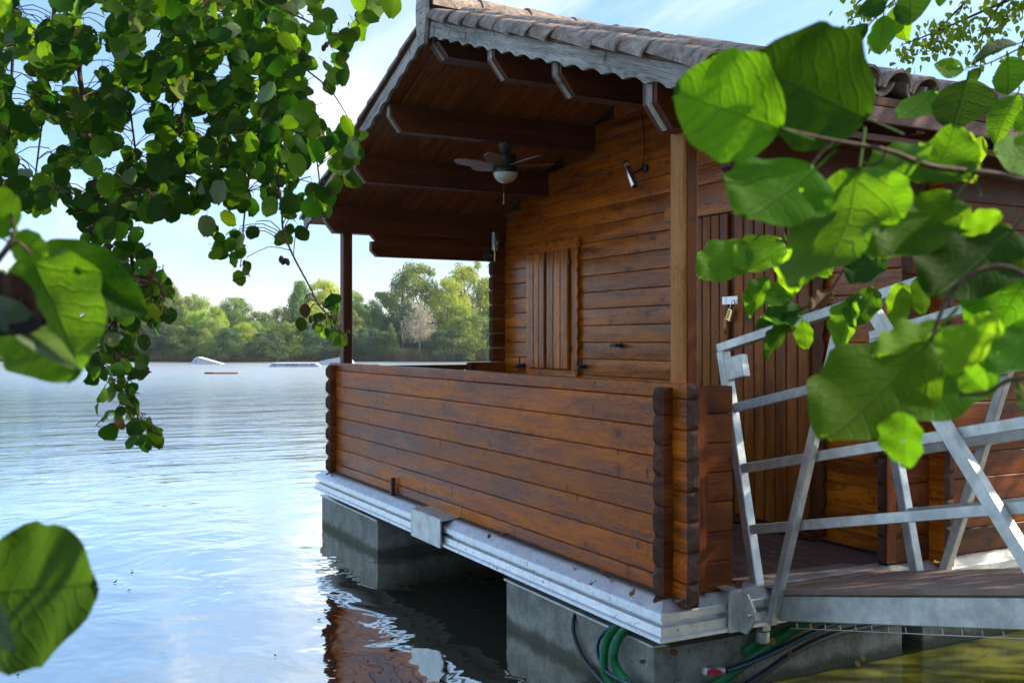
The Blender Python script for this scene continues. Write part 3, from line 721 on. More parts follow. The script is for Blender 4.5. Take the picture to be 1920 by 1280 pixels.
def build_lamps():
    Y = 1.684
    t = thing('wall_spotlight', (-2.54, Y, 3.0), 'tilted steel tube spotlight with black cable on the inner log wall', 'spotlight')
    a = Vector((-2.60, Y-.10, 3.085)); b = Vector((-2.475, Y-.10, 2.885)); d = (b-a).normalized()
    Wm = Matrix.Translation(a) @ d.to_track_quat('Z', 'X').to_matrix().to_4x4()
    lathe('lamp_tube', [(.029, .055), (.029, .228), (.024, .235), (.024, .06)], M['chrome'], t, Wm, 18)
    lathe('bulb', [(.004, .0), (.018, .015), (.022, .045), (.018, .08), (.01, .1)], M['glass'], t, Wm, 14)
    lathe('cap_ring', [(.030, .0), (.030, .012), (.026, .012), (.026, .0)], M['chrome'], t, Wm, 18)
    for s in (0, 2.1, 4.2): 
        o = Wm @ Vector((.027*math.cos(s), .027*math.sin(s), .01)); p = Wm @ Vector((.027*math.cos(s), .027*math.sin(s), .06)); tube('strut', [o, p], .003, M['chrome'], t, 5)
    lathe('wall_plate', [(.035, 0), (.035, .014), (.02, .02)], M['iron'], t, T(-2.485, Y-.001, 3.03) @ Matrix.Rotation(rad(90), 4, 'X'), 16)
    bar('arm', (-2.485, Y-.015, 3.03), (-2.53, Y-.09, 2.985), .012, .012, M['iron'], t, .002)
    tube('cable', catmull([(-2.487, Y-.014, 3.06), (-2.478, Y-.012, 3.2), (-2.49, Y-.012, 3.35), (-2.515, Y-.012, 3.47), (-2.52, Y-.012, 3.60)], 5), .005, M['iron'], t, 6)
    t = thing('wall_lantern', (-4.80, 1.60, 2.5), 'glass cylinder lantern on the far corner of the balcony', 'lantern')
    x, y, z = -4.775, 1.56, 2.48
    lathe('base_plate', [(.055, 0), (.055, .012), (.045, .018)], M['fanmetal'], t, T(-4.828, y-.05, z+.055) @ Matrix.Rotation(rad(90), 4, 'Y'), 20)
    bar('arm', (-4.815, y-.045, z+.055), (x, y, z+.06), .008, .012, M['fanmetal'], t, .002)
    lathe('stem', [(.007, -.0), (.007, .09), (.018, .095), (.020, .14), (.024, .145), (.024, .155), (.012, .16)], M['brass'], t, T(x, y, z), 12)
    lathe('bulb', [(.012, .158), (.014, .165), (.014, .235), (.009, .245), (.002, .248)], M['opal'], t, T(x, y, z), 12)
    lathe('glass_cylinder', [(.048, .10), (.048, .275), (.045, .275), (.045, .10)], M['glass'], t, T(x, y, z), 24)
build_lamps()

# ============================================================ gangway
def build_gangway():
    th = math.atan(.222); e1 = Vector((math.cos(th), 0, math.sin(th))); e3 = Vector((-math.sin(th), 0, math.cos(th)))
    O = Vector((.07, 0, .356))
    def P(a, y, c): return O+e1*a+e3*c+Vector((0, y, 0))
    G = thing('gangway', P(1.5, .9, 0), 'sloping galvanised gangway with railings leading up from the cabin to the bank', 'gangway')
    Lg = 3.4
    def rod(name, a, b, w=.04, h=.04, par=G): return bar(name, a, b, w, h, M['galv'], par, .004, up=Vector((0, 1, 0)))
    def flat(name, a, b, w=.03, h=.045, par=G): return bar(name, a, b, w, h, M['galv'], par, .003)
    for y, nm, st in ((.55, 'near', 0.), (1.315, 'far', .30)):
        rl = part('railing', P(1.5, y, .6), G); rl['label'] = 'gangway railing nearest the camera' if nm == 'near' else 'gangway railing on the far side'
        rod('end_post', P(st, y, -.045 if not st else .10), P(st, y, 1.335), .052, .052, rl)
        flat('top_rail', P(st-.02, y, 1.355), P(Lg, y, 1.355), .052, .045, rl)
        for c in (.44, .738, 1.04): flat('mid_rail', P(st+.027, y, c), P(Lg, y, c), .026, .046, rl)
        rod('brace', P(st+.105, y-.040 if not st else y+.04, .0 if not st else .1), P(st+.86, y-.040 if not st else y+.04, 1.335), .044, .042, rl)
        rod('brace', P(st+1.0, y-.041 if not st else y+.041, 1.335), P(st+1.62, y-.041 if not st else y+.041, 0), .052, .050, rl)
        rod('brace', P(st+1.74, y-.04 if not st else y+.04, 0), P(st+2.4, y-.04 if not st else y+.04, 1.335), .044, .042, rl)
        if not st:
            q = part('gusset', P(.05, y, 1.2), rl)
            bar('gusset_plate', P(.0, y, 1.235), P(.15, y, 1.235), .046, .115, M['galv'], q, .004)
            lathe('foot', [(.03, -.10), (.034, -.09), (.034, -.045)], M['galv'], rl, T(*P(st, y, 0)), 16)
    for y in (.55, 1.315):
        bar('side_beam', P(.14 if y < 1 else .36, y+.001, .0655), P(Lg, y+.001, .0655), .045, .115, M['galv'], G, .004)
    for i, a in enumerate((.20, 1.0, 1.8, 2.6, 3.3)): bar('cross_beam', P(a, .575, .055), P(a, 1.29, .055), .04, .07, M['galv'], G, .003)
    bar('walkway_panel', P(.12, .925, .142), P(1.72, .925, .142), .80, .028, M['ply'], G, .003)
    bar('walkway_panel', P(1.725, .925, .142), P(Lg, .925, .142), .80, .028, M['ply'], G, .003)
    # flap that bridges to the deck
    f0 = Vector((-.16, .93, .512)); bar('landing_flap', f0, P(.135, .93, .158), .80, .006, M['ply'], G, .002)
    ms = part('wire_mesh', P(1.5, .56, -.02), G)
    for i in range(34): bar('wire', P(.25+i*.09, .535, -.022), P(.25+i*.09, .535, .003), .004, .004, M['galv'], ms, .001, up=Vector((0, 1, 0)))
    bar('wire', P(.2, .535, -.022), P(Lg, .535, -.022), .004, .004, M['galv'], ms, .001)
build_gangway()

# ============================================================ hoses and valve
def px_at_x(u, v, x):
    d = FWD+RGT*((u-960)/FPX)+UP*((640-v)/FPX); return CAM+d*((x-CAM.x)/d.x)
def px_at_y(u, v, y):
    d = FWD+RGT*((u-960)/FPX)+UP*((640-v)/FPX); return CAM+d*((y-CAM.y)/d.y)
def px_at_z(u, v, z):
    d = FWD+RGT*((u-960)/FPX)+UP*((640-v)/FPX); return CAM+d*((z-CAM.z)/d.z)
def resample(P, step):
    o = [P[0]]; acc = 0
    for a, b in zip(P, P[1:]):
        L = (b-a).length; t = step-acc
        while t <= L: o.append(a+(b-a)*(t/L)); t += step
        acc = (acc+L) % step
    o.append(P[-1]); return o
def build_hoses():
    def path(pts): return catmull([Vector(p) for p in pts], 10)
    a1 = path([px_at_y(1172, 1165, .03), px_at_y(1142, 1190, -.045), px_at_y(1132, 1230, -.055), px_at_y(1138, 1270, -.06), px_at_y(1165, 1300, -.075), px_at_y(1220, 1318, -.10)])
    t = tube('corrugated_hose', resample(a1, .0045), .021, M['hose_g'], None, 12, .09); tag(t, 'green corrugated hose bending down from under the rim, the left one of two', 'hose')
    a2 = path([px_at_y(1188, 1168, .03), px_at_y(1160, 1195, -.06), px_at_y(1150, 1230, -.07), px_at_y(1162, 1262, -.075), px_at_y(1195, 1292, -.09), px_at_y(1260, 1310, -.11)])
    t = tube('corrugated_hose', resample(a2, .0045), .022, M['hose_g'], None, 12, .09); tag(t, 'green corrugated hose bending down from under the rim, the right one of two', 'hose')
    b1 = path([px_at_x(1320, 1300, .03), px_at_x(1390, 1248, .02), px_at_x(1440, 1212, .01), px_at_x(1500, 1170, .0), px_at_x(1540, 1140, -.04)])
    t = tube('corrugated_hose', resample(b1, .0045), .024, M['hose_g'], None, 12, .09); tag(t, 'green corrugated hose running up beneath the gangway hinge', 'hose')
    b2 = path([px_at_x(1395, 1225, -.02), px_at_x(1425, 1198, -.02), px_at_x(1460, 1172, -.03), px_at_x(1490, 1155, -.04)])
    t = tube('corrugated_hose', resample(b2, .0045), .024, M['hose_g'], None, 12, .09); tag(t, 'short green corrugated hose tucked behind the longer one under the gangway', 'hose')
    c1 = path([px_at_y(1085, 1140, .03), px_at_y(1075, 1165, -.02), px_at_y(1078, 1195, -.025), px_at_y(1095, 1235, -.03), px_at_y(1122, 1268, -.04), px_at_y(1150, 1300, -.06)])
    t = tube('black_hose', c1, .012, M['hose_b'], None, 10); tag(t, 'plain black hose curving down in front of the pontoon', 'hose')
    c2 = path([px_at_y(1150, 1172, .0), px_at_y(1125, 1195, -.045), px_at_y(1121, 1225, -.05), px_at_y(1135, 1255, -.06), px_at_y(1175, 1278, -.10), px_at_y(1230, 1290, -.13)])
    t = tube('black_hose', c2, .0095, M['hose_b'], None, 10); tag(t, 'black hose with blue stripe looping round the green hoses', 'hose')
    tube('stripe', [p+Vector((.004, -.0085, .003)) for p in c2], .0022, M['stripe'], t, 5)
    d1 = path([px_at_x(1362, 1256, .06), px_at_x(1420, 1235, .055), px_at_x(1480, 1207, .05), px_at_x(1545, 1176, .04), px_at_x(1620, 1150, .02)])
    t = tube('black_hose', d1, .014, M['hose_b'], None, 10); tag(t, 'black hose with blue stripe leading from the red valve', 'hose')
    tube('stripe', [p+Vector((.0135, -.002, .002)) for p in d1], .0025, M['stripe'], t, 5)
    d2 = path([px_at_x(1380, 1296, .10), px_at_x(1440, 1256, .10), px_at_x(1490, 1222, .09), px_at_x(1560, 1190, .07), px_at_x(1640, 1172, .05), px_at_x(1700, 1165, .03)])
    t = tube('black_hose', d2, .016, M['hose_b'], None, 10); tag(t, 'thick black hose lying lowest beside the right hand pontoon', 'hose')
    p = px_at_x(1335, 1257, .07)
    v = thing('valve', p, 'red handled shut-off valve on the hose beside the pontoon', 'valve')
    q = px_at_x(1362, 1256, .06); dq = (q-p).normalized()
    Wv = Matrix.Translation(p-dq*.05) @ dq.to_track_quat('Z', 'X').to_matrix().to_4x4()
    lathe('valve_body', [(.016, 0), (.020, .002), (.020, .025), (.014, .03), (.018, .045), (.018, .075), (.014, .08), (.021, .09), (.021, .12), (.015, .125)], M['galv'], v, Wv, 14)
    prism('handle', [(-.038, -.006), (-.02, -.010), (0, -.016), (.02, -.010), (.038, -.004), (.038, .006), (.02, .010), (0, .014), (-.02, .008), (-.038, .004)], .012, M['red'], v, Matrix.Translation(p+Vector((.028, -.01, .006))) @ Matrix.Rotation(rad(75), 4, 'Z') @ Matrix.Rotation(rad(6), 4, 'Y'))
build_hoses()

# ============================================================ ramps and planks on the lake
def on_lake(u, d): return CAM+FWD*d+RGT*((u-960)/FPX*d)
def build_lake_things():
    def wedge(name, u0, u1, d, poly, depth, mat, lab):
        a = on_lake(u0, d); b = on_lake(u1, d+.3); a.z = b.z = 0; W, L = frame(a, b)
        t = thing(name, a, lab, 'ramp')
        prism('ramp_body', [(x*L, z) for x, z in poly], depth, mat, t, W @ T(0, depth/2, 0)); return t, W, L
    t, W, L = wedge('wakeboard_ramp', 356, 413, 74, [(0, -.1), (0, .02), (.17, .52), (.22, .54), (1, .02), (1, -.1)], 2.2, M['white'], 'small white wedge ramp floating alone on the lake')
    bar('ramp_edge', W @ Vector((.22*L, -.01, .555)), W @ Vector((L, -.01, .035)), .10, .035, M['white'], t, .003)
    for q in ([(.30, .13), (.40, .30)], [(.36, .27), (.46, .33)], [(.45, .33), (.47, .24)], [(.47, .24), (.42, .14)]):
        bar('logo_stroke', W @ Vector((q[0][0], -.004, q[0][1])), W @ Vector((q[1][0], -.004, q[1][1])), .004, .035, M['ink'], t, .001)
    for i in range(5): box_l = bar('lettering', W @ Vector((.60+i*.06, -.004, .23)), W @ Vector((.64+i*.06, -.004, .23)), .004, .03, M['ink'], t, .001)
    t, W, L = wedge('wakeboard_slider', 503, 599, 67, [(0, -.1), (0, .02), (.075, .22), (.92, .22), (1, .02), (1, -.1)], 1.6, M['ramp_blue'], 'low pale blue slider box with lettering on the lake')
    bar('deck_sheet', W @ Vector((.07*L, .8, .235)), W @ Vector((.925*L, .8, .235)), 1.64, .03, M['white'], t, .004)
    for i in range(10):
        x = .335*L+i*.0255*L
        if i == 3: continue
        bar('lettering', W @ Vector((x, -.004, .12)), W @ Vector((x+.016*L, -.004, .12)), .004, .10, M['ink'] if i < 7 else M['inkred'], t, .001)
    for x in (.10, .125, .83, .865): bar('mark', W @ Vector((x*L, -.004, .05)), W @ Vector((x*L+.06, -.004, .18)), .004, .05, M['ink'], t, .001)
    t, W, L = wedge('wakeboard_ramp', 566, 660, 72, [(0, -.1), (0, .01), (.1, .05), (.52, .42), (.80, .60), (.9, .62), (1, .1), (1, -.1)], 2.6, M['white'], 'large white ramp behind the slider box, partly hidden by the cabin')
    for u0, u1, d, lab in ((384, 447, 52.5, 'pale floating plank with dark end on the lake in front of the small ramp'), (103, 146, 60, 'thin floating plank on the lake near the left edge')):
        a = on_lake(u0, d); b = on_lake(u1, d+.2); a.z = b.z = .05; mid = a+(b-a)*.27
        t = thing('floating_plank', a, lab, 'plank')
        bar('dark_end', a, mid, .3, .07, M['bark'], t, .008); bar('board', mid, b, .3, .075, M['plankfloat'], t, .008)
build_lake_things()

# ============================================================ foliage
def leaf_vf(kind=0, rows=6, cols=4, fold=.12, curl=.2, wave=.03, seed=0, petiole=.28):
    """leaf along +y from 0 to 1, blade in xy, normal +z; returns verts, faces, uvs"""
    rg = random.Random(seed); v, f, uv = [], [], []
    ph = rg.uniform(0, 6.3); pa = rg.uniform(.74, 1.02); pb = rg.uniform(.5, .66); asy = rg.uniform(-.07, .07)
    for i in range(rows+1):
        t = .5-.5*math.cos(math.pi*i/rows)
        if kind == 0: wd = .47*(max(0, math.sin(math.pi*min(1, t**pa)))**pb) if 0 < t < 1 else (.10 if t >= 1 else .05)
        elif kind == 1: wd = .30*(max(0, math.sin(math.pi*t**.95))**.75) if 0 < t < 1 else .012
        else: wd = .42*(max(0, math.sin(math.pi*t**.55))**.9) if 0 < t < 1 else .012
        wd *= 1+wave*1.6*math.sin(t*21+ph)
        for j in range(cols+1):
            s = -1+2*j/cols; x = s*wd*(1+asy*(1 if s > 0 else -1))+.03*math.sin(t*3+ph)
            yy = t - (.06*(1-abs(s)) if (i == rows and kind == 0) else 0) + (.05*abs(s) if i == 0 else 0)
            z = fold*abs(x)+curl*(t-.3)**2*(1 if t > .3 else .3)+wave*math.sin(t*17+s*2+ph)*abs(s) - .1*x*x*curl
            v.append((x, yy, z)); uv.append((.5+x, t))
    n = cols+1
    for i in range(rows):
        for j in range(cols): f.append((i*n+j, i*n+j+1, (i+1)*n+j+1, (i+1)*n+j))
    if petiole:
        o = len(v); r = .014
        for yy, zz in ((.03, 0), (-petiole, .03)):
            for a in range(3): v.append((r*math.cos(a*2.094), yy, zz+r*math.sin(a*2.094))); uv.append((.5, .0))
        for a in range(3): f.append((o+a, o+(a+1) % 3, o+3+(a+1) % 3, o+3+a))
    return v, f, uv
def leaf_data(name, vfu, mat):
    v, f, uv = vfu
    m = bpy.data.meshes.new(name); m.from_pydata(v, [], f); m.materials.append(mat)
    l = m.uv_layers.new(name='UVMap')
    for p in m.polygons:
        p.use_smooth = True
        for li, vi in zip(p.loop_indices, p.vertices): l.data[li].uv = uv[vi]
    return m
def leaf_matrix(base, tip, nrm, scale=1.0, width=1.0):
    base = Vector(base); tip = Vector(tip); L = (tip-base).length; Y = (tip-base).normalized(); Z = Vector(nrm); Z = (Z-Y*Z.dot(Y))
    if Z.length < 1e-3: Z = Y.orthogonal()
    Z.normalize(); X = Y.cross(Z)
    Mx = Matrix((X*L*width, Y*L, Z*L)).transposed().to_4x4(); Mx.translation = base; return Mx
R_ = random.Random(5)
def rv(s=1): return Vector((R_.gauss(0, s), R_.gauss(0, s), R_.gauss(0, s)))
SMALL = {}
for mname in ('leaf', 'leaf_dark', 'leaf_holes', 'leaf_pale', 'leaf_bright', 'leaf_brown'):
    SMALL[mname] = [leaf_vf(0, 7, 4, R_.uniform(.0, .35), R_.uniform(-.6, .7), R_.uniform(.015, .06), s) for s in range(9)]
SMALLD = {k: [leaf_data('alder_leaf', q, M[k]) for q in v] for k, v in SMALL.items()}
def inside(p, poly):
    x, y = p; r = False; j = len(poly)-1
    for i in range(len(poly)):
        a, b = poly[i], poly[j]
        if (a[1] > y) != (b[1] > y) and x < (b[0]-a[0])*(y-a[1])/(b[1]-a[1])+a[0]: r = not r
        j = i
    return r
def build_alder():
    tr = thing('alder_tree', view(-900, 640, 2.6)*1.0-Vector((0, 0, 1.6)), 'overhanging alder tree with dense round leaves hanging at the upper left', 'tree')
    # limbs above and left of the frame, and the trunk they come from
    base = view(-1900, 640, 2.4); base.z = -.6
    tk = catmull([base, base+Vector((0, 0, 1.8)), base+Vector((.05, .1, 3.6)), base+Vector((-.1, .2, 5.0))], 6)
    tube('trunk', tk, [.16-.10*i/(len(tk)-1) for i in range(len(tk))], M['bark'], tr, 12)
    def limb(pts, r0, r1, name='branch'):
        P = catmull(pts, 6); return tube(name, P, [r0+(r1-r0)*i/(len(P)-1) for i in range(len(P))], M['bark'], tr, 7)
    limb([base+Vector((0, 0, 3.4)), view(-700, -180, 3.0), view(-100, -130, 3.1), view(250, -110, 3.1), view(560, -90, 3.1)], .05, .012)
    limb([base+Vector((0, 0, 3.0)), view(-600, -60, 2.5), view(-100, -40, 2.6), view(200, -60, 2.7)], .04, .010)
    strands = [
        ([(101, -100, 2.9), (101, 0, 2.85), (97, 67, 2.8), (89, 118, 2.8), (84, 188, 2.8), (70, 300, 2.8), (60, 380, 2.8)], .0055),
        ([(130, -110, 3.0), (134, 0, 2.9), (144, 97, 2.85), (158, 202, 2.8), (175, 302, 2.75), (191, 420, 2.7), (208, 483, 2.7), (217, 572, 2.65), (215, 655, 2.65), (223, 710, 2.65), (237, 758, 2.65), (254, 792, 2.62), (303, 816, 2.6)], .0085),
        ([(300, -110, 3.1), (309, 20, 3.0), (314, 67, 3.0), (320, 130, 3.0), (325, 230, 3.0), (330, 330, 3.0)], .006),
        ([(340, -110, 3.1), (353, 0, 2.9), (363, 84, 2.9), (359, 141, 2.9), (349, 188, 2.9), (330, 250, 2.9), (300, 330, 2.9)], .006),
        ([(395, -100, 3.1), (410, 0, 3.2), (440, 57, 3.2), (452, 140, 3.2), (450, 260, 3.2)], .006),
        ([(490, -90, 3.1), (494, 0, 3.0), (500, 44, 3.0), (517, 101, 3.0), (531, 175, 3.0), (571, 235, 3.0), (591, 285, 3.0), (600, 350, 3.0)], .007),
        ([(495, 170, 3.1), (504, 255, 2.9), (517, 322, 2.9), (528, 390, 2.85), (531, 432, 2.85), (550, 480, 2.8), (581, 538, 2.8), (598, 572, 2.8), (636, 614, 2.75), (650, 640, 2.75)], .0045),
        ([(470, 240, 3.1), (468, 319, 3.0), (457, 416, 3.0), (454, 470, 3.0), (450, 500, 3.0)], .004),
        ([(494, 0, 3.0), (571, 37, 3.0), (638, 67, 3.0), (700, 20, 3.0)], .004),
        ([(514, 80, 3.0), (571, 128, 3.0), (620, 170, 3.0), (655, 225, 3.0)], .004),
        ([(208, 483, 2.7), (245, 505, 2.65), (275, 535, 2.65), (310, 560, 2.6)], .004),
        ([(216, 600, 2.65), (185, 640, 2.6), (165, 665, 2.6), (140, 700, 2.6)], .004),
        ([(20, -100, 3.0), (25, 50, 2.9), (20, 180, 2.9), (15, 300, 2.9), (20, 380, 2.9)], .006),
        ([(240, -100, 3.2), (245, 40, 3.1), (240, 160, 3.1), (255, 300, 3.1), (250, 380, 3.0)], .006),
    ]
    bo = []
    for pts, r in strands:
        P = [view(*p) for p in pts]; Q = catmull(P, 5)
        o = tube('branch', Q, [r*(1-.65*i/(len(Q)-1)) for i in range(len(Q))], M['bark'], tr, 6)
        bo.append((o, pts, Q))
    def nearest(p):
        best = min(bo, key=lambda b: min((q-p).length for q in b[2][::3])); k = min(best[2], key=lambda q: (q-p).length); return best[0], k
    main = [(-30, -40), (745, -40), (735, 15), (700, 20), (705, 55), (650, 70), (645, 100), (675, 115), (650, 150), (640, 190), (660, 240), (680, 265), (672, 320), (615, 395), (560, 395), (520, 385), (470, 395), (430, 385), (400, 365), (360, 395), (320, 405), (290, 395), (240, 410), (215, 440), (150, 425), (140, 380), (70, 395), (-30, 395)]
    sprig = [(150, 430), (262, 425), (268, 480), (300, 500), (325, 570), (318, 600), (270, 640), (270, 690), (238, 720), (262, 745), (255, 770), (300, 800), (315, 830), (250, 835), (205, 840), (165, 765), (200, 730), (150, 690), (120, 650), (150, 600), (190, 590)]
    spots = []
    gapc = [(72, 20, 22), (180, 40, 20), (285, 70, 14), (160, 145, 16), (195, 110, 12), (255, 245, 14), (95, 255, 16), (60, 290, 26), (330, 200, 10), (385, 240, 8), (265, 200, 14), (150, 340, 14), (205, 305, 16), (30, 175, 10), (640, 30, 20), (600, 90, 20), (590, 150, 16), (620, 205, 20), (420, 130, 8), (600, 330, 14), (360, 335, 8), (470, 350, 8), (35, 125, 10), (110, 165, 10)]
    tries = 0
    while len(spots) < 1750 and tries < 20000:
        tries += 1
        u, v = R_.uniform(-30, 745), R_.uniform(-40, 440)
        if not inside((u, v), main): continue
        if any((u-a)**2+(v-b)**2 < (c+14)**2 for a, b, c in gapc): continue
        if u > 560 and R_.random() < .5: continue
        spots.append((u, v, R_.uniform(2.5, 3.5)))
    m = 0
    while m < 215:
        u, v = R_.uniform(100, 330), R_.uniform(420, 850)
        if inside((u, v), sprig): spots.append((u, v, R_.uniform(2.5, 2.8))); m += 1
    for cu, cv, ru, rv_, n in ((432, 450, 45, 45, 15), (450, 500, 18, 25, 4), (548, 425, 28, 35, 7), (600, 600, 38, 32, 9), (650, 640, 28, 22, 5), (635, 570, 14, 18, 2), (395, 425, 12, 10, 2)):
        for i in range(n):
            a = R_.uniform(0, 6.28); q = math.sqrt(R_.random()); spots.append((cu+ru*q*math.cos(a), cv+rv_*q*math.sin(a), R_.uniform(2.7, 2.9)))
    spots.sort(key=lambda s: s[2]); objs = 0; SV = {}
    leaves = []
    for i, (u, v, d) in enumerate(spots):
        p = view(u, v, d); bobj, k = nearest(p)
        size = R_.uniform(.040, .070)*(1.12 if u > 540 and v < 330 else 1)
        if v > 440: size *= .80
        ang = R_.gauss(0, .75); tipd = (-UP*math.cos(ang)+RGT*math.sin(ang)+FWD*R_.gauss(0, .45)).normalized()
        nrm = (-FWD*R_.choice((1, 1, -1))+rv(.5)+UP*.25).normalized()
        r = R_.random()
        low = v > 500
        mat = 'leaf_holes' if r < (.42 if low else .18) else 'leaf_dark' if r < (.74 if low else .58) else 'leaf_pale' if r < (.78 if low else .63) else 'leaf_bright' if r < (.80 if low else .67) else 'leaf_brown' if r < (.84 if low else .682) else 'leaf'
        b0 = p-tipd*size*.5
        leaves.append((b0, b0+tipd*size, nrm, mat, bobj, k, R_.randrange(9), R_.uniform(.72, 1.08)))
    for i, (b0, t0, nrm, mat, bobj, k, s, wd) in enumerate(leaves):
        Wm = leaf_matrix(b0, t0, nrm, 1, wd)
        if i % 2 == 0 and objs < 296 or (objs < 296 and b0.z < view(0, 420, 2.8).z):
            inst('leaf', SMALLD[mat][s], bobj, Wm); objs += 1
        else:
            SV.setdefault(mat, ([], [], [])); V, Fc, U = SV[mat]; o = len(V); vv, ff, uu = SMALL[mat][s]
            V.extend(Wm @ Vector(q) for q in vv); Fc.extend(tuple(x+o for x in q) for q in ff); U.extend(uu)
    for mat, (V, Fc, U) in SV.items():
        o = link(bpy.data.objects.new('foliage', leaf_data('foliage', (V, Fc, U), M[mat])), tr); o['kind'] = 'stuff'
    # thin side twigs
    V, Fc = [], []
    for (b0, t0, nrm, mat, bobj, k, s, wd) in leaves:
        st = b0-(t0-b0)*.26
        if (st-k).length < .14:
            q, f = tube_vf(catmull([k, (k+st)/2+Vector((0, 0, .02)), st], 2), .0016, 4); o = len(V); V += q; Fc += [tuple(x+o for x in g) for g in f]
    o = mobj('twigs', V, Fc, M['bark'], tr); o['kind'] = 'stuff'
    # little woody cones
    for u, v, d in ((617, 52, 2.95), (607, 90, 2.95), (612, 84, 2.95), (601, 262, 2.95), (598, 250, 2.95), (553, 60, 2.95), (527, 486, 2.83), (532, 490, 2.83), (539, 491, 2.83), (466, 497, 2.98), (459, 494, 2.98), (590, 610, 2.78), (597, 604, 2.78), (583, 598, 2.78), (540, 265, 2.95), (545, 272, 2.95), (305, 265, 2.95)):
        p = view(u, v, d); lathe('cone', [(.001, .011), (.005, .008), (.0075, 0), (.006, -.007), (.002, -.011)], M['bark'], tr, Matrix.Translation(p) @ Matrix.Rotation(R_.uniform(-.5, .5), 4, 'X'), 8)
build_alder()

BIG = [leaf_vf(0, 22, 8, f, c, w, 20+i, .30) for i, (f, c, w) in enumerate(((.14, .22, .03), (.28, -.35, .04), (.08, .5, .03), (.4, .25, .045)))]
ELL = [leaf_vf(1, 12, 6, f, c, .015, 40+i, .12) for i, (f, c) in enumerate(((.2, .15), (.35, -.2), (.1, .3)))]
def mk(kind): return {k: [leaf_data('leaf', q, M[k]) for q in kind] for k in ('leaf', 'leaf_dark', 'leaf_bright', 'leaf_pale', 'leaf_brown', 'leaf_torn')}
BIGD, ELLD = mk(BIG), mk(ELL)
def place(tree, spec, D):
    """spec: base u, v, tip u, v, depth base, depth tip, mat, variant, width, normal tilt"""
    for (bu, bv, tu, tv, d0, d1, mat, var, wd, tilt) in spec:
        b = view(bu, bv, d0); t = view(tu, tv, d1)
        n = (CAM-(b+t)/2).normalized()-RGT*(abs(tilt[0])+.25)+UP*tilt[1]*.8
        inst('leaf', D[mat][var], tree, leaf_matrix(b, t, n, 1, wd))
def branch(tree, pts, r0, r1):
    P = catmull([view(*p) for p in pts], 6); return tube('branch', P, [r0+(r1-r0)*i/(len(P)-1) for i in range(len(P))], M['bark'], tree, 7)
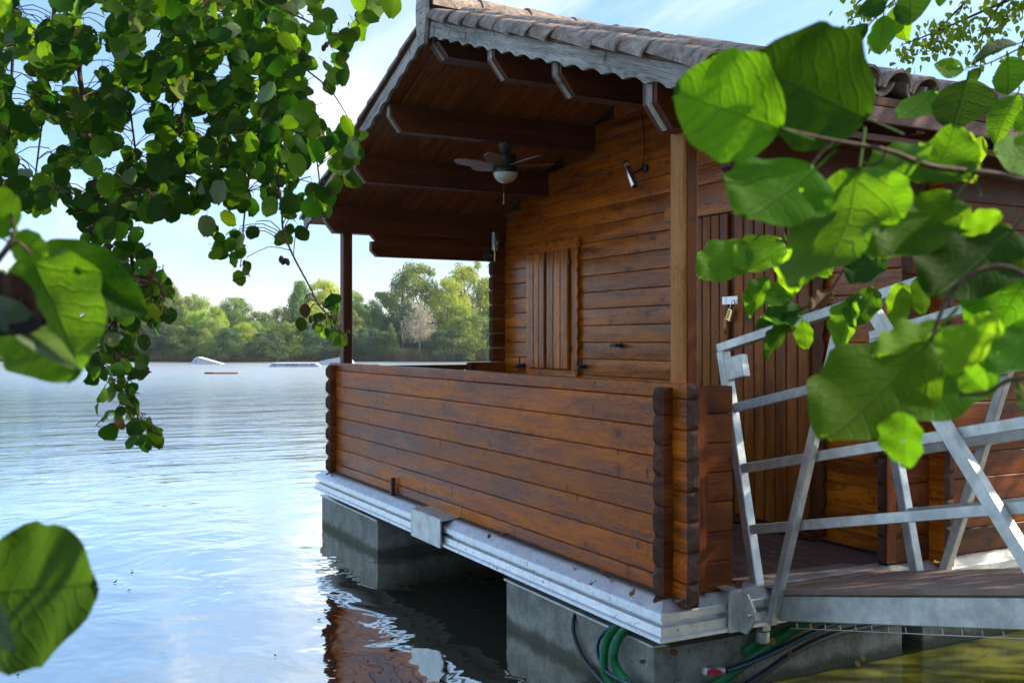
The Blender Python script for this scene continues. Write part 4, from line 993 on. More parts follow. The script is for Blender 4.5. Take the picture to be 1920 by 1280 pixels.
def build_foreground():
    a = thing('alder_branch', view(1990, 345, .72), 'alder branch with large blurred leaves reaching in from the right, close to the camera', 'branch')
    b1 = branch(a, [(1464, 241, .64), (1560, 263, .66), (1661, 281, .68), (1745, 311, .70), (1858, 325, .72), (1935, 339, .72), (2100, 330, .75)], .0012, .0030)
    b2 = branch(a, [(1520, 310, .66), (1540, 285, .66), (1562, 264, .66)], .0011, .0014)
    b3 = branch(a, [(2000, 560, .56), (1880, 500, .58), (1790, 540, .58), (1745, 640, .58)], .0018, .0012)
    b4 = branch(a, [(1660, 281, .68), (1655, 300, .68), (1617, 320, .68), (1610, 350, .68)], .0012, .001)
    b5 = branch(a, [(1990, 700, .60), (1900, 710, .60), (1850, 735, .6), (1800, 740, .6)], .0018, .001)
    lm, ld, lb = 'leaf', 'leaf_dark', 'leaf_bright'
    place(b1, [(1464, 241, 1254, 168, .64, .62, lm, 0, .92, (.1, .15)), (1625, 222, 1398, 118, .67, .64, ld, 0, .88, (-.15, .3)),
               (1665, 345, 1715, 255, .70, .72, lm, 1, .9, (.3, .2)), (1735, 345, 1795, 262, .72, .74, lm, 2, 1.0, (-.2, .3)),
               (1975, 300, 1850, 300, .74, .74, lb, 2, .75, (.1, .5)), (1830, 340, 1790, 250, .74, .78, lb, 1, .55, (.4, .1)), (1880, 400, 1800, 440, .66, .68, lb, 0, .6, (.2, .4))], BIGD)
    place(b2, [(1528, 318, 1392, 428, .66, .63, lm, 0, .98, (.2, .1)), (1520, 330, 1480, 430, .67, .7, lm, 1, .6, (.6, .1))], BIGD)
    place(b4, [(1612, 318, 1555, 588, .68, .62, lm, 2, .62, (.5, .1)), (1640, 330, 1700, 420, .69, .66, lm, 0, .8, (-.1, .4)), (1605, 345, 1520, 440, .69, .70, lm, 3, .75, (.3, .4))], BIGD)
    place(b3, [(1790, 370, 1650, 515, .72, .69, lm, 3, .78, (-.3, .2)), (1900, 430, 1750, 580, .70, .67, ld, 0, .78, (.1, .3)), (1742, 640, 1548, 850, .70, .66, lm, 0, .70, (.25, .1)),
               (1840, 630, 1690, 825, .76, .73, lm, 2, .72, (.1, .3)), (1700, 770, 1690, 878, .62, .62, lm, 1, .85, (.3, .1)), (1960, 480, 1830, 660, .74, .72, lm, 1, .7, (-.3, .3)),
               (1860, 590, 1800, 720, .58, .56, lb, 3, .7, (.6, .3)), (1940, 560, 1860, 470, .76, .78, lm, 2, .7, (.2, .3)), (1960, 600, 1880, 720, .6, .57, lm, 0, .75, (.2, .4)),
               (1760, 610, 1640, 690, .62, .6, lb, 3, .4, (.1, .9)), (1850, 560, 1930, 640, .75, .73, lm, 2, .7, (0, .3))], BIGD)
    place(b5, [(1850, 735, 1800, 690, .6, .62, lm, 1, .8, (.3, .2)), (1905, 715, 1945, 780, .6, .6, 'leaf_pale', 3, .4, (.4, .2))], BIGD)
    # the lower twig of the same kind, a little farther off
    t2 = thing('alder_twig', view(1510, 440, 1.5), 'twig with bright backlit leaves in front of the cabin door', 'twig')
    c1 = branch(t2, [(1650, 330, 1.25), (1570, 400, 1.3), (1520, 440, 1.3), (1490, 452, 1.3), (1455, 450, 1.3)], .0022, .0012)
    c2 = branch(t2, [(1600, 470, 1.35), (1560, 540, 1.35), (1520, 570, 1.35), (1480, 590, 1.35)], .0018, .001)
    place(c1, [(1405, 458, 1313, 532, 1.3, 1.28, lm, 0, .78, (.2, .2)), (1468, 452, 1380, 512, 1.3, 1.28, lb, 0, .80, (.1, .4)), (1478, 462, 1500, 548, 1.3, 1.3, lb, 2, .75, (.3, .2)),
               (1440, 520, 1400, 588, 1.35, 1.33, lm, 1, .55, (.3, .2)), (1475, 530, 1445, 585, 1.35, 1.33, lm, 2, .85, (.1, .2)), (1530, 470, 1560, 520, 1.3, 1.28, lm, 0, .8, (.1, .2))], BIGD)
    place(c2, [(1505, 578, 1420, 605, 1.35, 1.33, ld, 1, .45, (.2, .5)), (1500, 590, 1425, 622, 1.35, 1.3, lm, 2, .4, (.2, .6)), (1495, 595, 1430, 665, 1.35, 1.33, ld, 1, .40, (.4, .3)), (1505, 600, 1515, 655, 1.35, 1.35, lm, 0, .7, (.1, .2)),
               (1600, 560, 1570, 650, 1.3, 1.28, lm, 1, .6, (.3, .2)), (1640, 540, 1600, 620, 1.3, 1.28, lm, 0, .7, (.1, .3)), (1690, 530, 1690, 615, 1.3, 1.3, lm, 2, .6, (.2, .1)), (1720, 520, 1735, 590, 1.3, 1.3, ld, 0, .6, (.2, .2)), (1600, 600, 1575, 660, 1.3, 1.3, 'leaf_pale', 1, .4, (.4, .2)),
               (1560, 545, 1520, 590, 1.35, 1.33, 'leaf_brown', 3, .6, (.1, .3)), (1650, 470, 1600, 540, 1.35, 1.33, ld, 0, .8, (.2, .2))], BIGD)
    # sapling leaves at the upper right
    t3 = thing('sapling_branch', view(1990, 60, 1.5), 'thin sapling branch with oval green leaves at the upper right', 'branch')
    d1 = branch(t3, [(1600, 82, 1.5), (1640, 35, 1.5), (1672, 5, 1.5), (1720, -40, 1.5)], .0008, .0016)
    d2 = branch(t3, [(1810, 128, 1.5), (1850, 120, 1.5), (1888, 103, 1.5), (1915, 90, 1.5), (1990, 60, 1.5)], .0008, .0016)
    place(d1, [(1662, 2, 1607, 28, 1.5, 1.5, ld, 0, 1.1, (.2, .2)), (1657, 29, 1650, 107, 1.5, 1.48, lm, 0, .95, (.1, .2)), (1680, 10, 1697, 76, 1.5, 1.48, lm, 1, 1.1, (.2, .1)), (1706, -30, 1712, 56, 1.5, 1.47, ld, 2, 1.15, (.1, .2)),
               (1627, 44, 1590, 92, 1.5, 1.5, ld, 1, .9, (.2, .3)), (1635, 58, 1640, 100, 1.52, 1.5, lm, 1, .6, (.5, .1)), (1768, -25, 1762, 14, 1.5, 1.5, ld, 0, 1.1, (.1, .2))], ELLD)
    place(d2, [(1912, 82, 1822, 112, 1.5, 1.47, ld, 1, .5, (.1, .9)), (1807, 131, 1748, 120, 1.5, 1.48, lm, 0, .85, (.1, .2)), (1890, 107, 1895, 184, 1.48, 1.46, ld, 2, 1.25, (.1, .1)), (1838, 127, 1815, 160, 1.5, 1.5, ld, 1, 1.0, (.3, .1)),
               (1815, 148, 1785, 252, 1.35, 1.32, ld, 0, 1.45, (.1, .1)), (1908, 177, 1862, 266, 1.45, 1.42, lm, 1, .85, (.3, .1)), (1752, 170, 1683, 236, 1.45, 1.42, lm, 2, .95, (.2, .2)), (1960, 200, 1900, 250, 1.4, 1.4, lb, 0, 1.1, (.1, .2)), (1840, 255, 1830, 310, 1.4, 1.4, lb, 1, 1.1, (.3, .1)), (1775, 260, 1800, 320, 1.4, 1.38, lb, 2, .9, (.3, .2))], ELLD)
    # left edge of the frame
    t4 = thing('alder_branch', view(-60, 500, .62), 'alder leaves close to the camera at the left edge, one torn and browned', 'branch')
    e1 = branch(t4, [(-80, 520, .62), (-20, 500, .62), (25, 440, .62), (20, 400, .62)], .002, .001)
    e2 = branch(t4, [(-5, 492, .62), (30, 455, .62), (58, 478, .62)], .0014, .001)
    place(e2, [(56, 478, 172, 715, .66, .62, lm, 0, .78, (.25, .35)), (60, 476, 258, 572, .68, .66, ld, 1, .55, (.1, .6))], BIGD)
    place(e1, [(24, 440, -40, 360, .62, .62, lm, 0, 1.0, (.2, .2)), (28, 440, 95, 490, .63, .63, lm, 2, .8, (.2, .4)), (-60, 575, 118, 612, .58, .54, 'leaf_torn', 3, .52, (.2, .3)), (-70, 560, 122, 662, .57, .53, 'leaf_pale', 1, .22, (.3, .9))], BIGD)
    t5 = thing('alder_leaf_spray', view(-40, 1110, .62), 'single large dark alder leaf hanging at the lower left', 'leaf')
    g1 = branch(t5, [(-120, 1090, .62), (-60, 1100, .62), (-10, 1112, .62)], .0016, .001)
    place(g1, [(-45, 1112, 214, 1092, .62, .58, ld, 0, .84, (.0, .10)), (-60, 1080, 15, 1210, .6, .57, 'leaf_pale', 1, .3, (.2, .6)), (0, 1140, 100, 1205, .63, .61, 'leaf_torn', 3, .6, (.1, .3))], BIGD)
    t6 = thing('alder_leaf_spray', view(-40, -40, .62), 'bright leaf tip in the upper left corner', 'leaf')
    g2 = branch(t6, [(-120, -80, .62), (-60, -60, .62), (-30, -50, .62)], .0016, .001)
    place(g2, [(-60, -50, 34, 22, .62, .6, lb, 0, .9, (.1, .3))], BIGD)
build_foreground()

def build_birch():
    root = Vector((3.0, 5.0, 0)); root.z = ground_z(root.x, root.y)-.1
    t = thing('birch_tree', root, 'birch tree with small bright leaves whose twigs hang in at the upper right corner', 'tree')
    P = catmull([root, root+Vector((-.05, 0, 2.2)), root+Vector((.05, .05, 4.2)), root+Vector((-.1, 0, 6.2))], 6)
    bk = plain('birch_bark', (.62, .60, .55), .8, 0, .35, ((.05, .045, .04), 7, .62), 5)
    tube('trunk', P, [.13-.09*i/(len(P)-1) for i in range(len(P))], bk, t, 10)
    V, Fc, U = [], [], []; lv = leaf_vf(2, 3, 2, .1, .2, .0, 3, .25)
    def addleaf(p, s):
        tip = (-UP+rv(.5)).normalized(); Wm = leaf_matrix(p, p+tip*s, rv(1), 1, 1); o = len(V)
        V.extend(Wm @ Vector(q) for q in lv[0]); Fc.extend(tuple(x+o for x in q) for q in lv[1]); U.extend(lv[2])
    cen = root+Vector((-.35, -.35, 4.5))
    for k in range(26):
        a = R_.uniform(0, 6.28); e = R_.uniform(-.8, .9); rr = R_.uniform(.6, 2.0)
        c = cen+Vector((math.cos(a)*math.cos(e)*rr, math.sin(a)*math.cos(e)*rr, math.sin(e)*rr*1.0))
        b0 = P[min(len(P)-1, 6+k % 12)]; Q = catmull([b0, (b0+c)/2+Vector((0, 0, .3)), c, c+Vector((0, 0, -.5))], 4)
        tube('branch', Q, [.02-.016*i/(len(Q)-1) for i in range(len(Q))], M['bark'], t, 5)
        for i in range(210): addleaf(c+Vector((R_.gauss(0, .33), R_.gauss(0, .33), R_.gauss(-.1, .36))), R_.uniform(.05, .08))
    # twigs that reach into the picture
    tw = [[(2300, -120, 5.2), (2000, -40, 5.2), (1870, 10, 5.2), (1790, 45, 5.2), (1730, 70, 5.2), (1690, 85, 5.2)], [(2100, -160, 5.2), (1900, -80, 5.2), (1810, 5, 5.2), (1770, 45, 5.2), (1755, 60, 5.2)], [(2200, -60, 5.2), (2000, 10, 5.2), (1940, 35, 5.2), (1915, 90, 5.2), (1905, 130, 5.2)], [(1990, -40, 5.2), (1920, -10, 5.2), (1880, 5, 5.2), (1850, 50, 5.2), (1840, 78, 5.2)], [(1720, -60, 5.2), (1660, -25, 5.2), (1612, 2, 5.2), (1602, 20, 5.2)]]
    for q in tw:
        Q = catmull([view(*p) for p in q], 8); tube('branch', Q, [.011*(1-.8*i/(len(Q)-1)) for i in range(len(Q))], M['bark'], t, 5)
        for i, p in enumerate(Q[4:]):
            for k in range(7 if i > 6 else 5):
                if R_.random() < .82: addleaf(p+Vector((R_.gauss(0, .05), R_.gauss(0, .05), R_.gauss(-.05, .05))), R_.uniform(.03, .046))
    o = link(bpy.data.objects.new('foliage', leaf_data('foliage', (V, Fc, U), M['birchleaf'])), t); o['kind'] = 'stuff'
build_birch()
def build_bank_tree():
    root = Vector((3.3, 8.2, 0)); root.z = ground_z(root.x, root.y)-.1
    t = thing('bank_tree', root, 'leafy tree on the near bank to the right, dappling the gangway with shade', 'tree')
    P = catmull([root, root+Vector((0, -.1, 2)), root+Vector((-.1, .05, 4.2)), root+Vector((0, 0, 6.5))], 6)
    tube('trunk', P, [.2-.15*i/(len(P)-1) for i in range(len(P))], M['bark'], t, 10)
    V, Fc, U = [], [], []; lv = leaf_vf(0, 3, 2, .1, .2, .0, 3, .25); cen = root+Vector((-.5, -1.0, 4.9))
    for k in range(30):
        a = R_.uniform(0, 6.28); e = R_.uniform(-1.0, .9); rr = R_.uniform(.8, 2.4)
        c = cen+Vector((math.cos(a)*math.cos(e)*rr, math.sin(a)*math.cos(e)*rr, math.sin(e)*rr))
        b0 = P[min(len(P)-1, 6+k % 12)]; Q = catmull([b0, (b0+c)/2+Vector((0, 0, .2)), c], 4)
        tube('branch', Q, [.03-.024*i/(len(Q)-1) for i in range(len(Q))], M['bark'], t, 5)
        for i in range(190):
            p = c+Vector((R_.gauss(0, .42), R_.gauss(0, .42), R_.gauss(0, .42))); tip = (-UP+rv(.6)).normalized(); Wm = leaf_matrix(p, p+tip*R_.uniform(.07, .11), rv(1), 1, 1); o = len(V)
            V.extend(Wm @ Vector(q) for q in lv[0]); Fc.extend(tuple(x+o for x in q) for q in lv[1]); U.extend(lv[2])
    o = link(bpy.data.objects.new('foliage', leaf_data('foliage', (V, Fc, U), M['leaf'])), t); o['kind'] = 'stuff'
build_bank_tree()

# ============================================================ far bank trees
def treeleaf(name, a, b, c):
    n = NT(name); col = n.n('ShaderNodeVertexColor') if False else None
    r = n.n('ShaderNodeObjectInfo').outputs['Random']; p = n.pos()
    t = n.noise(p, .9, 4, .6); t2 = n.noise(p, 6, 2)
    base = n.ramp(n.math('ADD', n.math('MULTIPLY', t, .7), n.math('MULTIPLY', t2, .3)), (.35, a), (.5, b), (.66, c))
    h = n.n('ShaderNodeHueSaturation'); n.l(base, h.inputs['Color']); n.l(n.math('MULTIPLY_ADD', r, .6, 1.05), h.inputs['Value']); n.l(n.math('MULTIPLY_ADD', n.math('FRACT', n.math('MULTIPLY', r, 5.7)), .05, .475), h.inputs['Hue'])
    n.l(h.outputs[0], n.b.inputs['Base Color']); n.b.inputs['Roughness'].default_value = .6
    tr = n.n('ShaderNodeBsdfTranslucent'); n.l(h.outputs[0], tr.inputs[0]); ms = n.n('ShaderNodeMixShader'); ms.inputs[0].default_value = .5
    n.l(n.b.outputs[0], ms.inputs[1]); n.l(tr.outputs[0], ms.inputs[2]); n.l(ms.outputs[0], n.out.inputs[0]); return n.m
FM = {'green': treeleaf('tree_foliage_green', (.09, .15, .03), (.16, .24, .045), (.26, .33, .07)),
      'yellow': treeleaf('tree_foliage_yellow_green', (.20, .28, .03), (.32, .41, .045), (.46, .50, .065)),
      'dark': treeleaf('tree_foliage_dark', (.05, .10, .045), (.085, .15, .06), (.13, .20, .07)),
      'olive': treeleaf('tree_foliage_olive', (.14, .20, .045), (.22, .29, .065), (.32, .36, .09)),
      'russet': treeleaf('tree_foliage_russet', (.28, .26, .17), (.41, .385, .27), (.52, .49, .36)),
      'cypress': treeleaf('tree_foliage_cypress', (.022, .055, .03), (.035, .078, .042), (.05, .10, .05))}
RT = random.Random(77)
def crown_mesh(seed, lobes, n, leaf, shape, mat):
    """leaf quads spread through overlapping lobes in a unit box: x,y in -.5..5, z 0..1"""
    rg = random.Random(seed); L = []
    for i in range(lobes):
        z = rg.uniform(.06, .92)
        if shape == 'round': rr = .42*math.sqrt(max(.05, 1-(2*z-.95)**2))
        elif shape == 'cone': rr = .40*(1-z)**.7
        elif shape == 'column': rr = .30*(1-abs(2*z-.85)**3) if z < .95 else .05
        elif shape == 'bush': rr = .46*math.sqrt(max(.05, 1-z*z))
        elif shape == 'egg': rr = .45*math.sin(math.pi*min(1, (z*.92+.06))**.7)
        a = rg.uniform(0, 6.283); q = rr*math.sqrt(rg.uniform(.1, 1))
        s = rg.uniform(.10, .19)*(1.15-.5*z)*(.55 if shape in ('cone', 'column') else 1)
        L.append((q*math.cos(a), q*math.sin(a), z, s))
    V, F = [], []
    for i in range(n):
        cx, cy, cz, s = rg.choice(L)
        d = Vector((rg.gauss(0, 1), rg.gauss(0, 1), rg.gauss(0, 1))).normalized(); q = s*(rg.random()**.33)
        p = Vector((cx, cy, cz))+Vector((d.x, d.y, d.z*.75))*q
        nrm = (d+Vector((rg.gauss(0, .6), rg.gauss(0, .6), rg.gauss(0, .6)+.3))).normalized(); a = nrm.orthogonal().normalized(); b = nrm.cross(a); t = rg.uniform(0, 6.28)
        a, b = a*math.cos(t)+b*math.sin(t), b*math.cos(t)-a*math.sin(t); l = leaf*rg.uniform(.6, 1.3)
        o = len(V); V += [p-a*l, p+b*l*.55, p+a*l, p-b*l*.55]; F.append((o, o+1, o+2, o+3))
    m = bpy.data.meshes.new('crown'); m.from_pydata([tuple(v) for v in V], [], F); m.materials.append(mat); return m
def trunk_mesh(seed, mat, limbs=5):
    rg = random.Random(seed); V, F = [], []
    def add(P, r):
        v, f = tube_vf(P, r, 6); o = len(V); V.extend(v); F.extend(tuple(x+o for x in q) for q in f)
    P = [(rg.gauss(0, .012)*i, rg.gauss(0, .012)*i, .16*i) for i in range(6)]; add(P, [.022-.0035*i for i in range(6)])
    for i in range(limbs):
        b = Vector(P[1+i % 4]); a = rg.uniform(0, 6.28); q = b+Vector((math.cos(a)*.22, math.sin(a)*.22, .22)); add([b, (b+q)/2+Vector((0, 0, .03)), q], [.010, .007, .003])
    m = bpy.data.meshes.new('trunk'); m.from_pydata([tuple(v) for v in V], [], F); m.materials.append(mat); return m
bark_far = plain('far_tree_bark', (.20, .17, .14), .9, 0, .3)
TR = [trunk_mesh(s, bark_far) for s in range(3)]
CR = {}
def crown(shape, col, seed, n=5200, lobes=90, leaf=.015):
    k = (shape, col, seed)
    if k not in CR: CR[k] = crown_mesh(seed*31+len(shape), lobes, n, leaf, shape, FM[col])
    return CR[k]
def far_tree(name, u, vtop, off, width_px, shape, col, seed, label, cat, lift=.0, group=None, n=5200):
    """a tree whose foot stands off metres behind the far waterline, seen at photo column u, reaching photo row vtop"""
    X = (u-960)/FPX*88; d = far_shore(X)+off; p = on_lake(u, d); p.z = ground_z(p.x, p.y)
    H = (640-vtop)/FPX*d+CAM.z-p.z; Wd = width_px/FPX*d
    t = thing(name, p, label, cat, group); rot = Matrix.Rotation(RT.uniform(0, 6.28), 4, 'Z')
    if shape != 'bush': inst('trunk', TR[seed % 3], t, Matrix.Translation(p-Vector((0, 0, .1))) @ rot @ Matrix.Diagonal((H*.8, H*.8, H, 1)))
    z0 = H*lift; c = inst('crown', crown(shape, col, seed % 4, n), t, Matrix.Translation(p+Vector((0, 0, z0-.05))) @ rot @ Matrix.Diagonal((Wd, Wd, H-z0, 1)))
    return t
def build_far():
    G = 'trees on the far bank'
    rows = [
        # back row, tall
        (-20, 500, 9, 150, 'round', 'green', 'tall green tree at the far left edge of the picture beyond the lake'),
        (70, 545, 9, 110, 'round', 'dark', 'dark round tree second from the left edge beyond the lake'),
        (150, 555, 8, 110, 'round', 'green', 'green tree behind the torn foreground leaf at the left'),
        (235, 545, 8, 100, 'round', 'dark', 'dark tree behind the hanging leaf strand'),
        (322, 522, 6, 60, 'egg', 'olive', 'slender pale tree that stands tallest left of the gap in the treeline'),
        (290, 555, 6, 70, 'round', 'dark', 'dark tree just left of the slender pale tree'),
        (362, 545, 7, 80, 'round', 'olive', 'broad olive tree right of the slender pale tree'),
        (440, 552, 9, 80, 'round', 'green', 'rounded green tree at the middle of the left treeline'),
        (405, 568, 4, 60, 'egg', 'yellow', 'yellowish tree left of the rounded green tree'),
        (492, 580, 7, 80, 'round', 'green', 'low green tree at the dip of the treeline'),
        (528, 570, 9, 60, 'round', 'olive', 'olive tree just right of the dip'),
        (562, 522, 9, 70, 'egg', 'green', 'tall green tree left of the balcony post'),
        (608, 520, 9, 90, 'round', 'yellow', 'yellow green tree directly left of the balcony post'),
        (655, 540, 8, 80, 'round', 'olive', 'olive tree directly behind the balcony post'),
        (690, 585, 10, 60, 'round', 'olive', 'small olive tree right of the balcony post'),
        (725, 540, 8, 90, 'round', 'green', 'green tree left of the dark cypress'),
        (780, 488, 8, 120, 'round', 'green', 'tall green tree rising behind the cypress'),
        (840, 515, 6, 90, 'round', 'yellow', 'yellow green tree behind the russet tree, at its right'),
        (880, 482, 8, 110, 'round', 'yellow', 'bright tall tree beside the scalloped wall edge'),
        (950, 480, 8, 120, 'round', 'green', 'green tree hidden mostly behind the cabin wall'),
    ]
    for i, (u, v, off, wpx, sh, c, lab) in enumerate(rows): far_tree('broadleaf_tree', u, v, off, wpx, sh, c, i, lab, 'tree', .06, G, 17000)
    front = [
        (25, 605, 1.2, 75, 'yellow', 'bright yellow green bush at the far left waterline'), (100, 628, 1.0, 70, 'green', 'green bush beside the bright yellow one at the left waterline'),
        (160, 632, 1.0, 70, 'olive', 'olive bush at the waterline under the torn leaf'), (225, 625, 1.0, 80, 'dark', 'dark bush at the waterline behind the hanging strand'),
        (290, 598, 1.3, 90, 'dark', 'dark bush at the waterline just right of the hanging strand'), (345, 605, 1.2, 80, 'green', 'green bush at the waterline above the small white ramp'),
        (395, 592, 1.8, 70, 'olive', 'olive bush behind the small white ramp'), (430, 610, 1.0, 80, 'dark', 'dark bush at the waterline right of the small ramp'),
        (455, 600, 2.2, 70, 'yellow', 'yellow bush in the middle of the left bank'), (500, 620, 1.0, 90, 'dark', 'dark bush at the waterline above the slider box'),
        (545, 600, 1.6, 80, 'green', 'green bush above the right end of the slider box'), (590, 598, 1.2, 80, 'dark', 'dark bush behind the large ramp'),
        (640, 600, 1.2, 80, 'dark', 'dark bush behind the foot of the balcony post'), (690, 610, 1.0, 70, 'dark', 'dark bush right of the foot of the balcony post'),
        (725, 618, 1.0, 60, 'green', 'small green bush left of the russet tree'), (835, 615, 1.0, 90, 'dark', 'dark bush right of the russet tree'),
        (880, 585, 1.5, 110, 'green', 'large green bush beside the scalloped wall edge'), (930, 600, 1.0, 90, 'dark', 'dark bush behind the cabin corner'),
        (655, 575, 4, 70, 'olive', 'olive thicket between balcony post and dip'), (865, 560, 4, 80, 'yellow', 'yellow thicket above the large green bush'),
        (120, 590, 4, 90, 'olive', 'olive thicket left of the hanging strand'), (585, 565, 5, 70, 'yellow', 'yellow thicket left of the balcony post'),
        (370, 575, 4, 60, 'yellow', 'yellow thicket above the small white ramp'), (480, 598, 4, 70, 'olive', 'olive thicket below the dip of the treeline'), (800, 575, 6, 90, 'dark', 'dark thicket behind the russet tree'), (740, 590, 6, 80, 'dark', 'dark thicket behind the cypress foot'), (260, 580, 5, 80, 'green', 'green thicket right behind the hanging strand'),
    ]
    for i, (u, v, off, wpx, c, lab) in enumerate(front): far_tree('bush', u, v, off, wpx, 'bush', c, i, lab, 'bush', 0, 'bushes on the far bank', 13000)
    far_tree('cypress_tree', 755, 538, 2.6, 24, 'column', 'cypress', 2, 'dark narrow cypress on the far bank', 'tree', .02, None, 5200)
    far_tree('conifer_tree', 733, 600, 1.8, 42, 'cone', 'green', 1, 'small pointed conifer left of the cypress on the far bank', 'tree', .02, None, 5200)
    # russet tree with bare looking twigs
    u, d = 787, far_shore((787-960)/FPX*88)+1.0; p = on_lake(u, d); p.z = ground_z(p.x, p.y); H = (640-566)/FPX*d+CAM.z-p.z
    t = thing('russet_tree', p, 'small russet tree with fine bare twigs in front of the dark trees', 'tree')
    rg = random.Random(9); V, F = [], []
    def add(P, r):
        v, f = tube_vf(P, r, 5); o = len(V); V.extend(v); F.extend(tuple(x+o for x in q) for q in f)
    add([(0, 0, -.1), (.03, 0, .25*H), (0, .02, .36*H)], [.10, .075, .06]); tips = []
    for i in range(64):
        a = rg.uniform(0, 6.28); z = rg.uniform(.28, .98); r = H*.36*math.sin(math.pi*((z-.18)/.84)**.8)*rg.uniform(.5, 1)
        b = Vector((0, 0, H*rg.uniform(.28, .40))); q = Vector((math.cos(a)*r, math.sin(a)*r, z*H)); m_ = (b*.55+q*.45)+Vector((0, 0, .12*H*.3))
        add([b, m_, q], [.028, .018, .007]); tips += [m_*.4+q*.6, q]
        for k in range(3):
            s = m_+(q-m_)*rg.random(); e = s+Vector((rg.gauss(0, .25), rg.gauss(0, .25), rg.uniform(.1, .5))); add([s, (s+e)/2, e], [.010, .008, .004]); tips.append(e)
    mobj('trunk', V, F, plain('russet_twigs', (.40, .34, .27), .9, 0, .2), t, Matrix.Translation(p))
    V, F = [], []
    for i in range(5200):
        q = rg.choice(tips)+Vector((rg.gauss(0, .16), rg.gauss(0, .16), rg.gauss(0, .16))); n = Vector((rg.gauss(0, 1), rg.gauss(0, 1), rg.gauss(0, 1))).normalized(); a = n.orthogonal().normalized(); b = n.cross(a); l = rg.uniform(.03, .06); o = len(V)
        V += [q-a*l, q+b*l*.6, q+a*l, q-b*l*.6]; F.append((o, o+1, o+2, o+3))
    m = bpy.data.meshes.new('crown'); m.from_pydata([tuple(v) for v in V], [], F); m.materials.append(FM['russet']); inst('crown', m, t, Matrix.Translation(p))
    # dry grass and reeds along the bank, and the wood that closes the view behind the trees
    gm = treeleaf('dry_bank_grass', (.10, .10, .04), (.22, .19, .08), (.34, .27, .12)); V, F = [], []
    for i in range(9000):
        uu = rg.uniform(-80, 1000) if i < 5200 else rg.gauss(780, 32); X = (uu-960)/FPX*86; dd = far_shore(X)+rg.uniform(.3, 2.2); q = on_lake(uu, dd); q.z = ground_z(q.x, q.y)-.02
        h = rg.uniform(.15, .5) if i < 5200 else rg.uniform(.3, .95); a = rg.uniform(0, 6.28); s = Vector((math.cos(a), math.sin(a), 0))*.03; tip = q+Vector((rg.gauss(0, .12), rg.gauss(0, .12), h)); o = len(V)
        V += [q-s, q+s, tip]; F.append((o, o+1, o+2))
    m = bpy.data.meshes.new('bank_grass'); m.from_pydata([tuple(v) for v in V], [], F); m.materials.append(gm)
    g = link(bpy.data.objects.new('bank_grass', m)); tag(g, 'dry grass and reeds along the far waterline', 'grass', kind='stuff')
    V, F = [], []
    for i in range(60000):
        uu = rg.uniform(-700, 2600); X = (uu-960)/FPX*100; dd = far_shore(X)+rg.uniform(10, 18); q = on_lake(uu, dd)
        top = 3.9+.8*math.sin(uu*.021)+.5*math.sin(uu*.057+1); q.z = .2+top*rg.random()
        n = Vector((rg.gauss(0, 1), rg.gauss(0, 1), rg.gauss(0, 1))).normalized(); a = n.orthogonal().normalized(); b = n.cross(a); l = rg.uniform(.15, .32); o = len(V)
        V += [q-a*l, q+b*l*.6, q+a*l, q-b*l*.6]; F.append((o, o+1, o+2, o+3))
    m = bpy.data.meshes.new('far_wood'); m.from_pydata([tuple(v) for v in V], [], F); m.materials.append(FM['dark'])
    g = link(bpy.data.objects.new('far_wood', m)); tag(g, 'dark wood closing the view behind the far bank trees', 'wood', kind='stuff')
build_far()

# ============================================================ fallen leaves
FD = [leaf_data('fallen_leaf', leaf_vf(k, 5, 4, f, c, .05, 60+i, .2), M[mt]) for i, (k, f, c, mt) in enumerate(((0, .3, .9, 'leaf_fallen'), (1, .5, .6, 'leaf_fallen'), (0, .1, .5, 'leaf_yellow'), (2, .4, 1.0, 'leaf_fallen')))]
def fallen(p, s, kind, label, group, up=UP):
    a = R_.uniform(0, 6.28); up = Vector(up); x = up.orthogonal().normalized(); y = up.cross(x); tip = Vector(p)+(x*math.cos(a)+y*math.sin(a))*s
    o = link(bpy.data.objects.new('fallen_leaf', FD[kind]), None, leaf_matrix(p, tip, up, 1, 1)); tag(o, label, 'leaf', group)
ORD = ['first', 'second', 'third', 'fourth', 'fifth', 'sixth', 'seventh', 'eighth', 'ninth', 'tenth', 'eleventh', 'twelfth', 'thirteenth', 'fourteenth', 'fifteenth', 'sixteenth', 'seventeenth', 'eighteenth']
def ranked(L, what): return [(q, what+', '+ORD[i]+' from the left') for i, q in enumerate(sorted(L))]
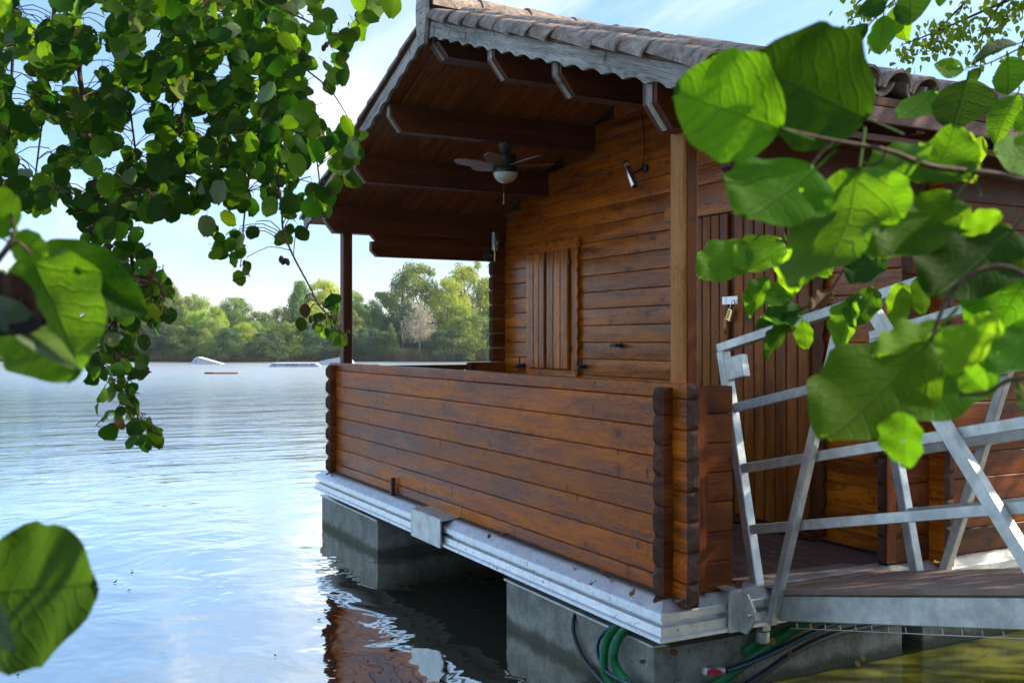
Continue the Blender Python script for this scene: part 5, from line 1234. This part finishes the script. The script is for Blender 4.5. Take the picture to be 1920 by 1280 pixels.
def build_fallen():
    bev = Vector((0, -.55, .83)).normalized()
    g = 'dead leaves on the front rim'; lab = 'dead brown leaf lying on the aluminium rim below the balcony wall'
    for (u, v, k), lab in ranked(((620, 895, 0), (650, 893, 1), (725, 922, 0), (780, 948, 0), (917, 1013, 0), (935, 1003, 1), (955, 1015, 1), (1045, 1052, 0), (1112, 1096, 3), (1182, 1123, 3), (1130, 1075, 1), (1185, 1107, 0), (1150, 1085, 0), (1085, 1070, 1), (870, 985, 1), (790, 957, 3), (1178, 1098, 3), (1000, 1033, 1)), 'dead brown leaf on the front aluminium rim'):
        d = FWD+RGT*((u-960)/FPX)+UP*((640-v)/FPX); p = CAM+d*((.545-CAM.z)/d.z)
        if p.y < -.05: q = p.copy(); p = CAM+d*(((.545-.03)-CAM.z)/d.z); p.z += .012
        else: p.y = min(p.y, -.005)
        fallen(p, R_.uniform(.030, .05), k, lab, g, bev if p.y < -.06 else UP)
    g = 'dead leaves on the corner'; lab = 'dead leaf lying on the rim at the near corner by the gangway hinge'
    for (u, v, k), lab in ranked(((1265, 1128, 0), (1283, 1120, 3), (1310, 1118, 1), (1325, 1112, 0), (1355, 1103, 3), (1370, 1105, 2), (1380, 1103, 0), (1295, 1125, 1), (1340, 1108, 1)), 'dead leaf on the rim near the gangway hinge'):
        p = px_at_z(u, v, .552); fallen(p, R_.uniform(.03, .05), k, lab, g)
    g = 'dead leaves on the walkway'; lab = 'yellow fallen leaf on the boards at the foot of the gangway'
    for (u, v, k), lab in ranked(((1440, 1035, 2), (1497, 1093, 2), (1512, 1090, 2), (1640, 1078, 2), (1700, 1060, 0), (1722, 1056, 2), (1760, 1055, 2), (1398, 1061, 2)), 'fallen leaf on the boards at the gangway foot'):
        p = px_at_z(u, v, .53 if u < 1480 else .565); fallen(p, R_.uniform(.03, .045), k, lab, g)
    g = 'leaves floating on the lake'; lab = 'small brown leaf floating on the calm lake surface'
    for (u, v, k), lab in ranked(((250, 1069, 0), (239, 1107, 1), (212, 1092, 0), (595, 1162, 3), (518, 1230, 1), (32, 1267, 1), (610, 1080, 0), (1840, 1230, 1)), 'brown leaf floating on the lake'):
        p = px_at_z(u, v, .004); fallen(p, R_.uniform(.022, .032), k, lab, g)
    g = 'leaves stuck by the pontoon'; lab = 'brown leaf stuck to the pontoon beside the hoses'
    for (u, v, k, x), lab in ranked(((1255, 1220, 0, -.03), (1420, 1206, 0, .05), (1448, 1208, 2, .05), (1382, 1224, 1, .0), (1480, 1235, 1, .11), (1212, 1238, 1, -.045), (1605, 1238, 2, -.02), (1622, 1237, 2, -.02)), 'dead leaf caught beside the pontoon and hoses'):
        p = px_at_x(u, v, x); fallen(p, R_.uniform(.03, .045), k, lab, g, Vector((.8, -.2, .5)))
build_fallen()

# ============================================================ thin air over the lake
def build_haze():
    n = NT('thin_haze'); n.t.nodes.remove(n.b); vp = n.n('ShaderNodeVolumePrincipled'); vp.inputs['Color'].default_value = (.86, .91, 1, 1); vp.inputs['Density'].default_value = .0005; vp.inputs['Anisotropy'].default_value = .2
    n.l(vp.outputs[0], n.out.inputs['Volume'])
    x0, x1, y0, y1, z0, z1 = -424, 424, -424, 424, -2.6, 14
    v = [(x, y, z) for z in (z0, z1) for y in (y0, y1) for x in (x0, x1)]
    o = mobj('haze', v, [(0, 2, 3, 1), (4, 5, 7, 6), (0, 1, 5, 4), (2, 6, 7, 3), (0, 4, 6, 2), (1, 3, 7, 5)], n.m); tag(o, kind='stuff')
build_haze()
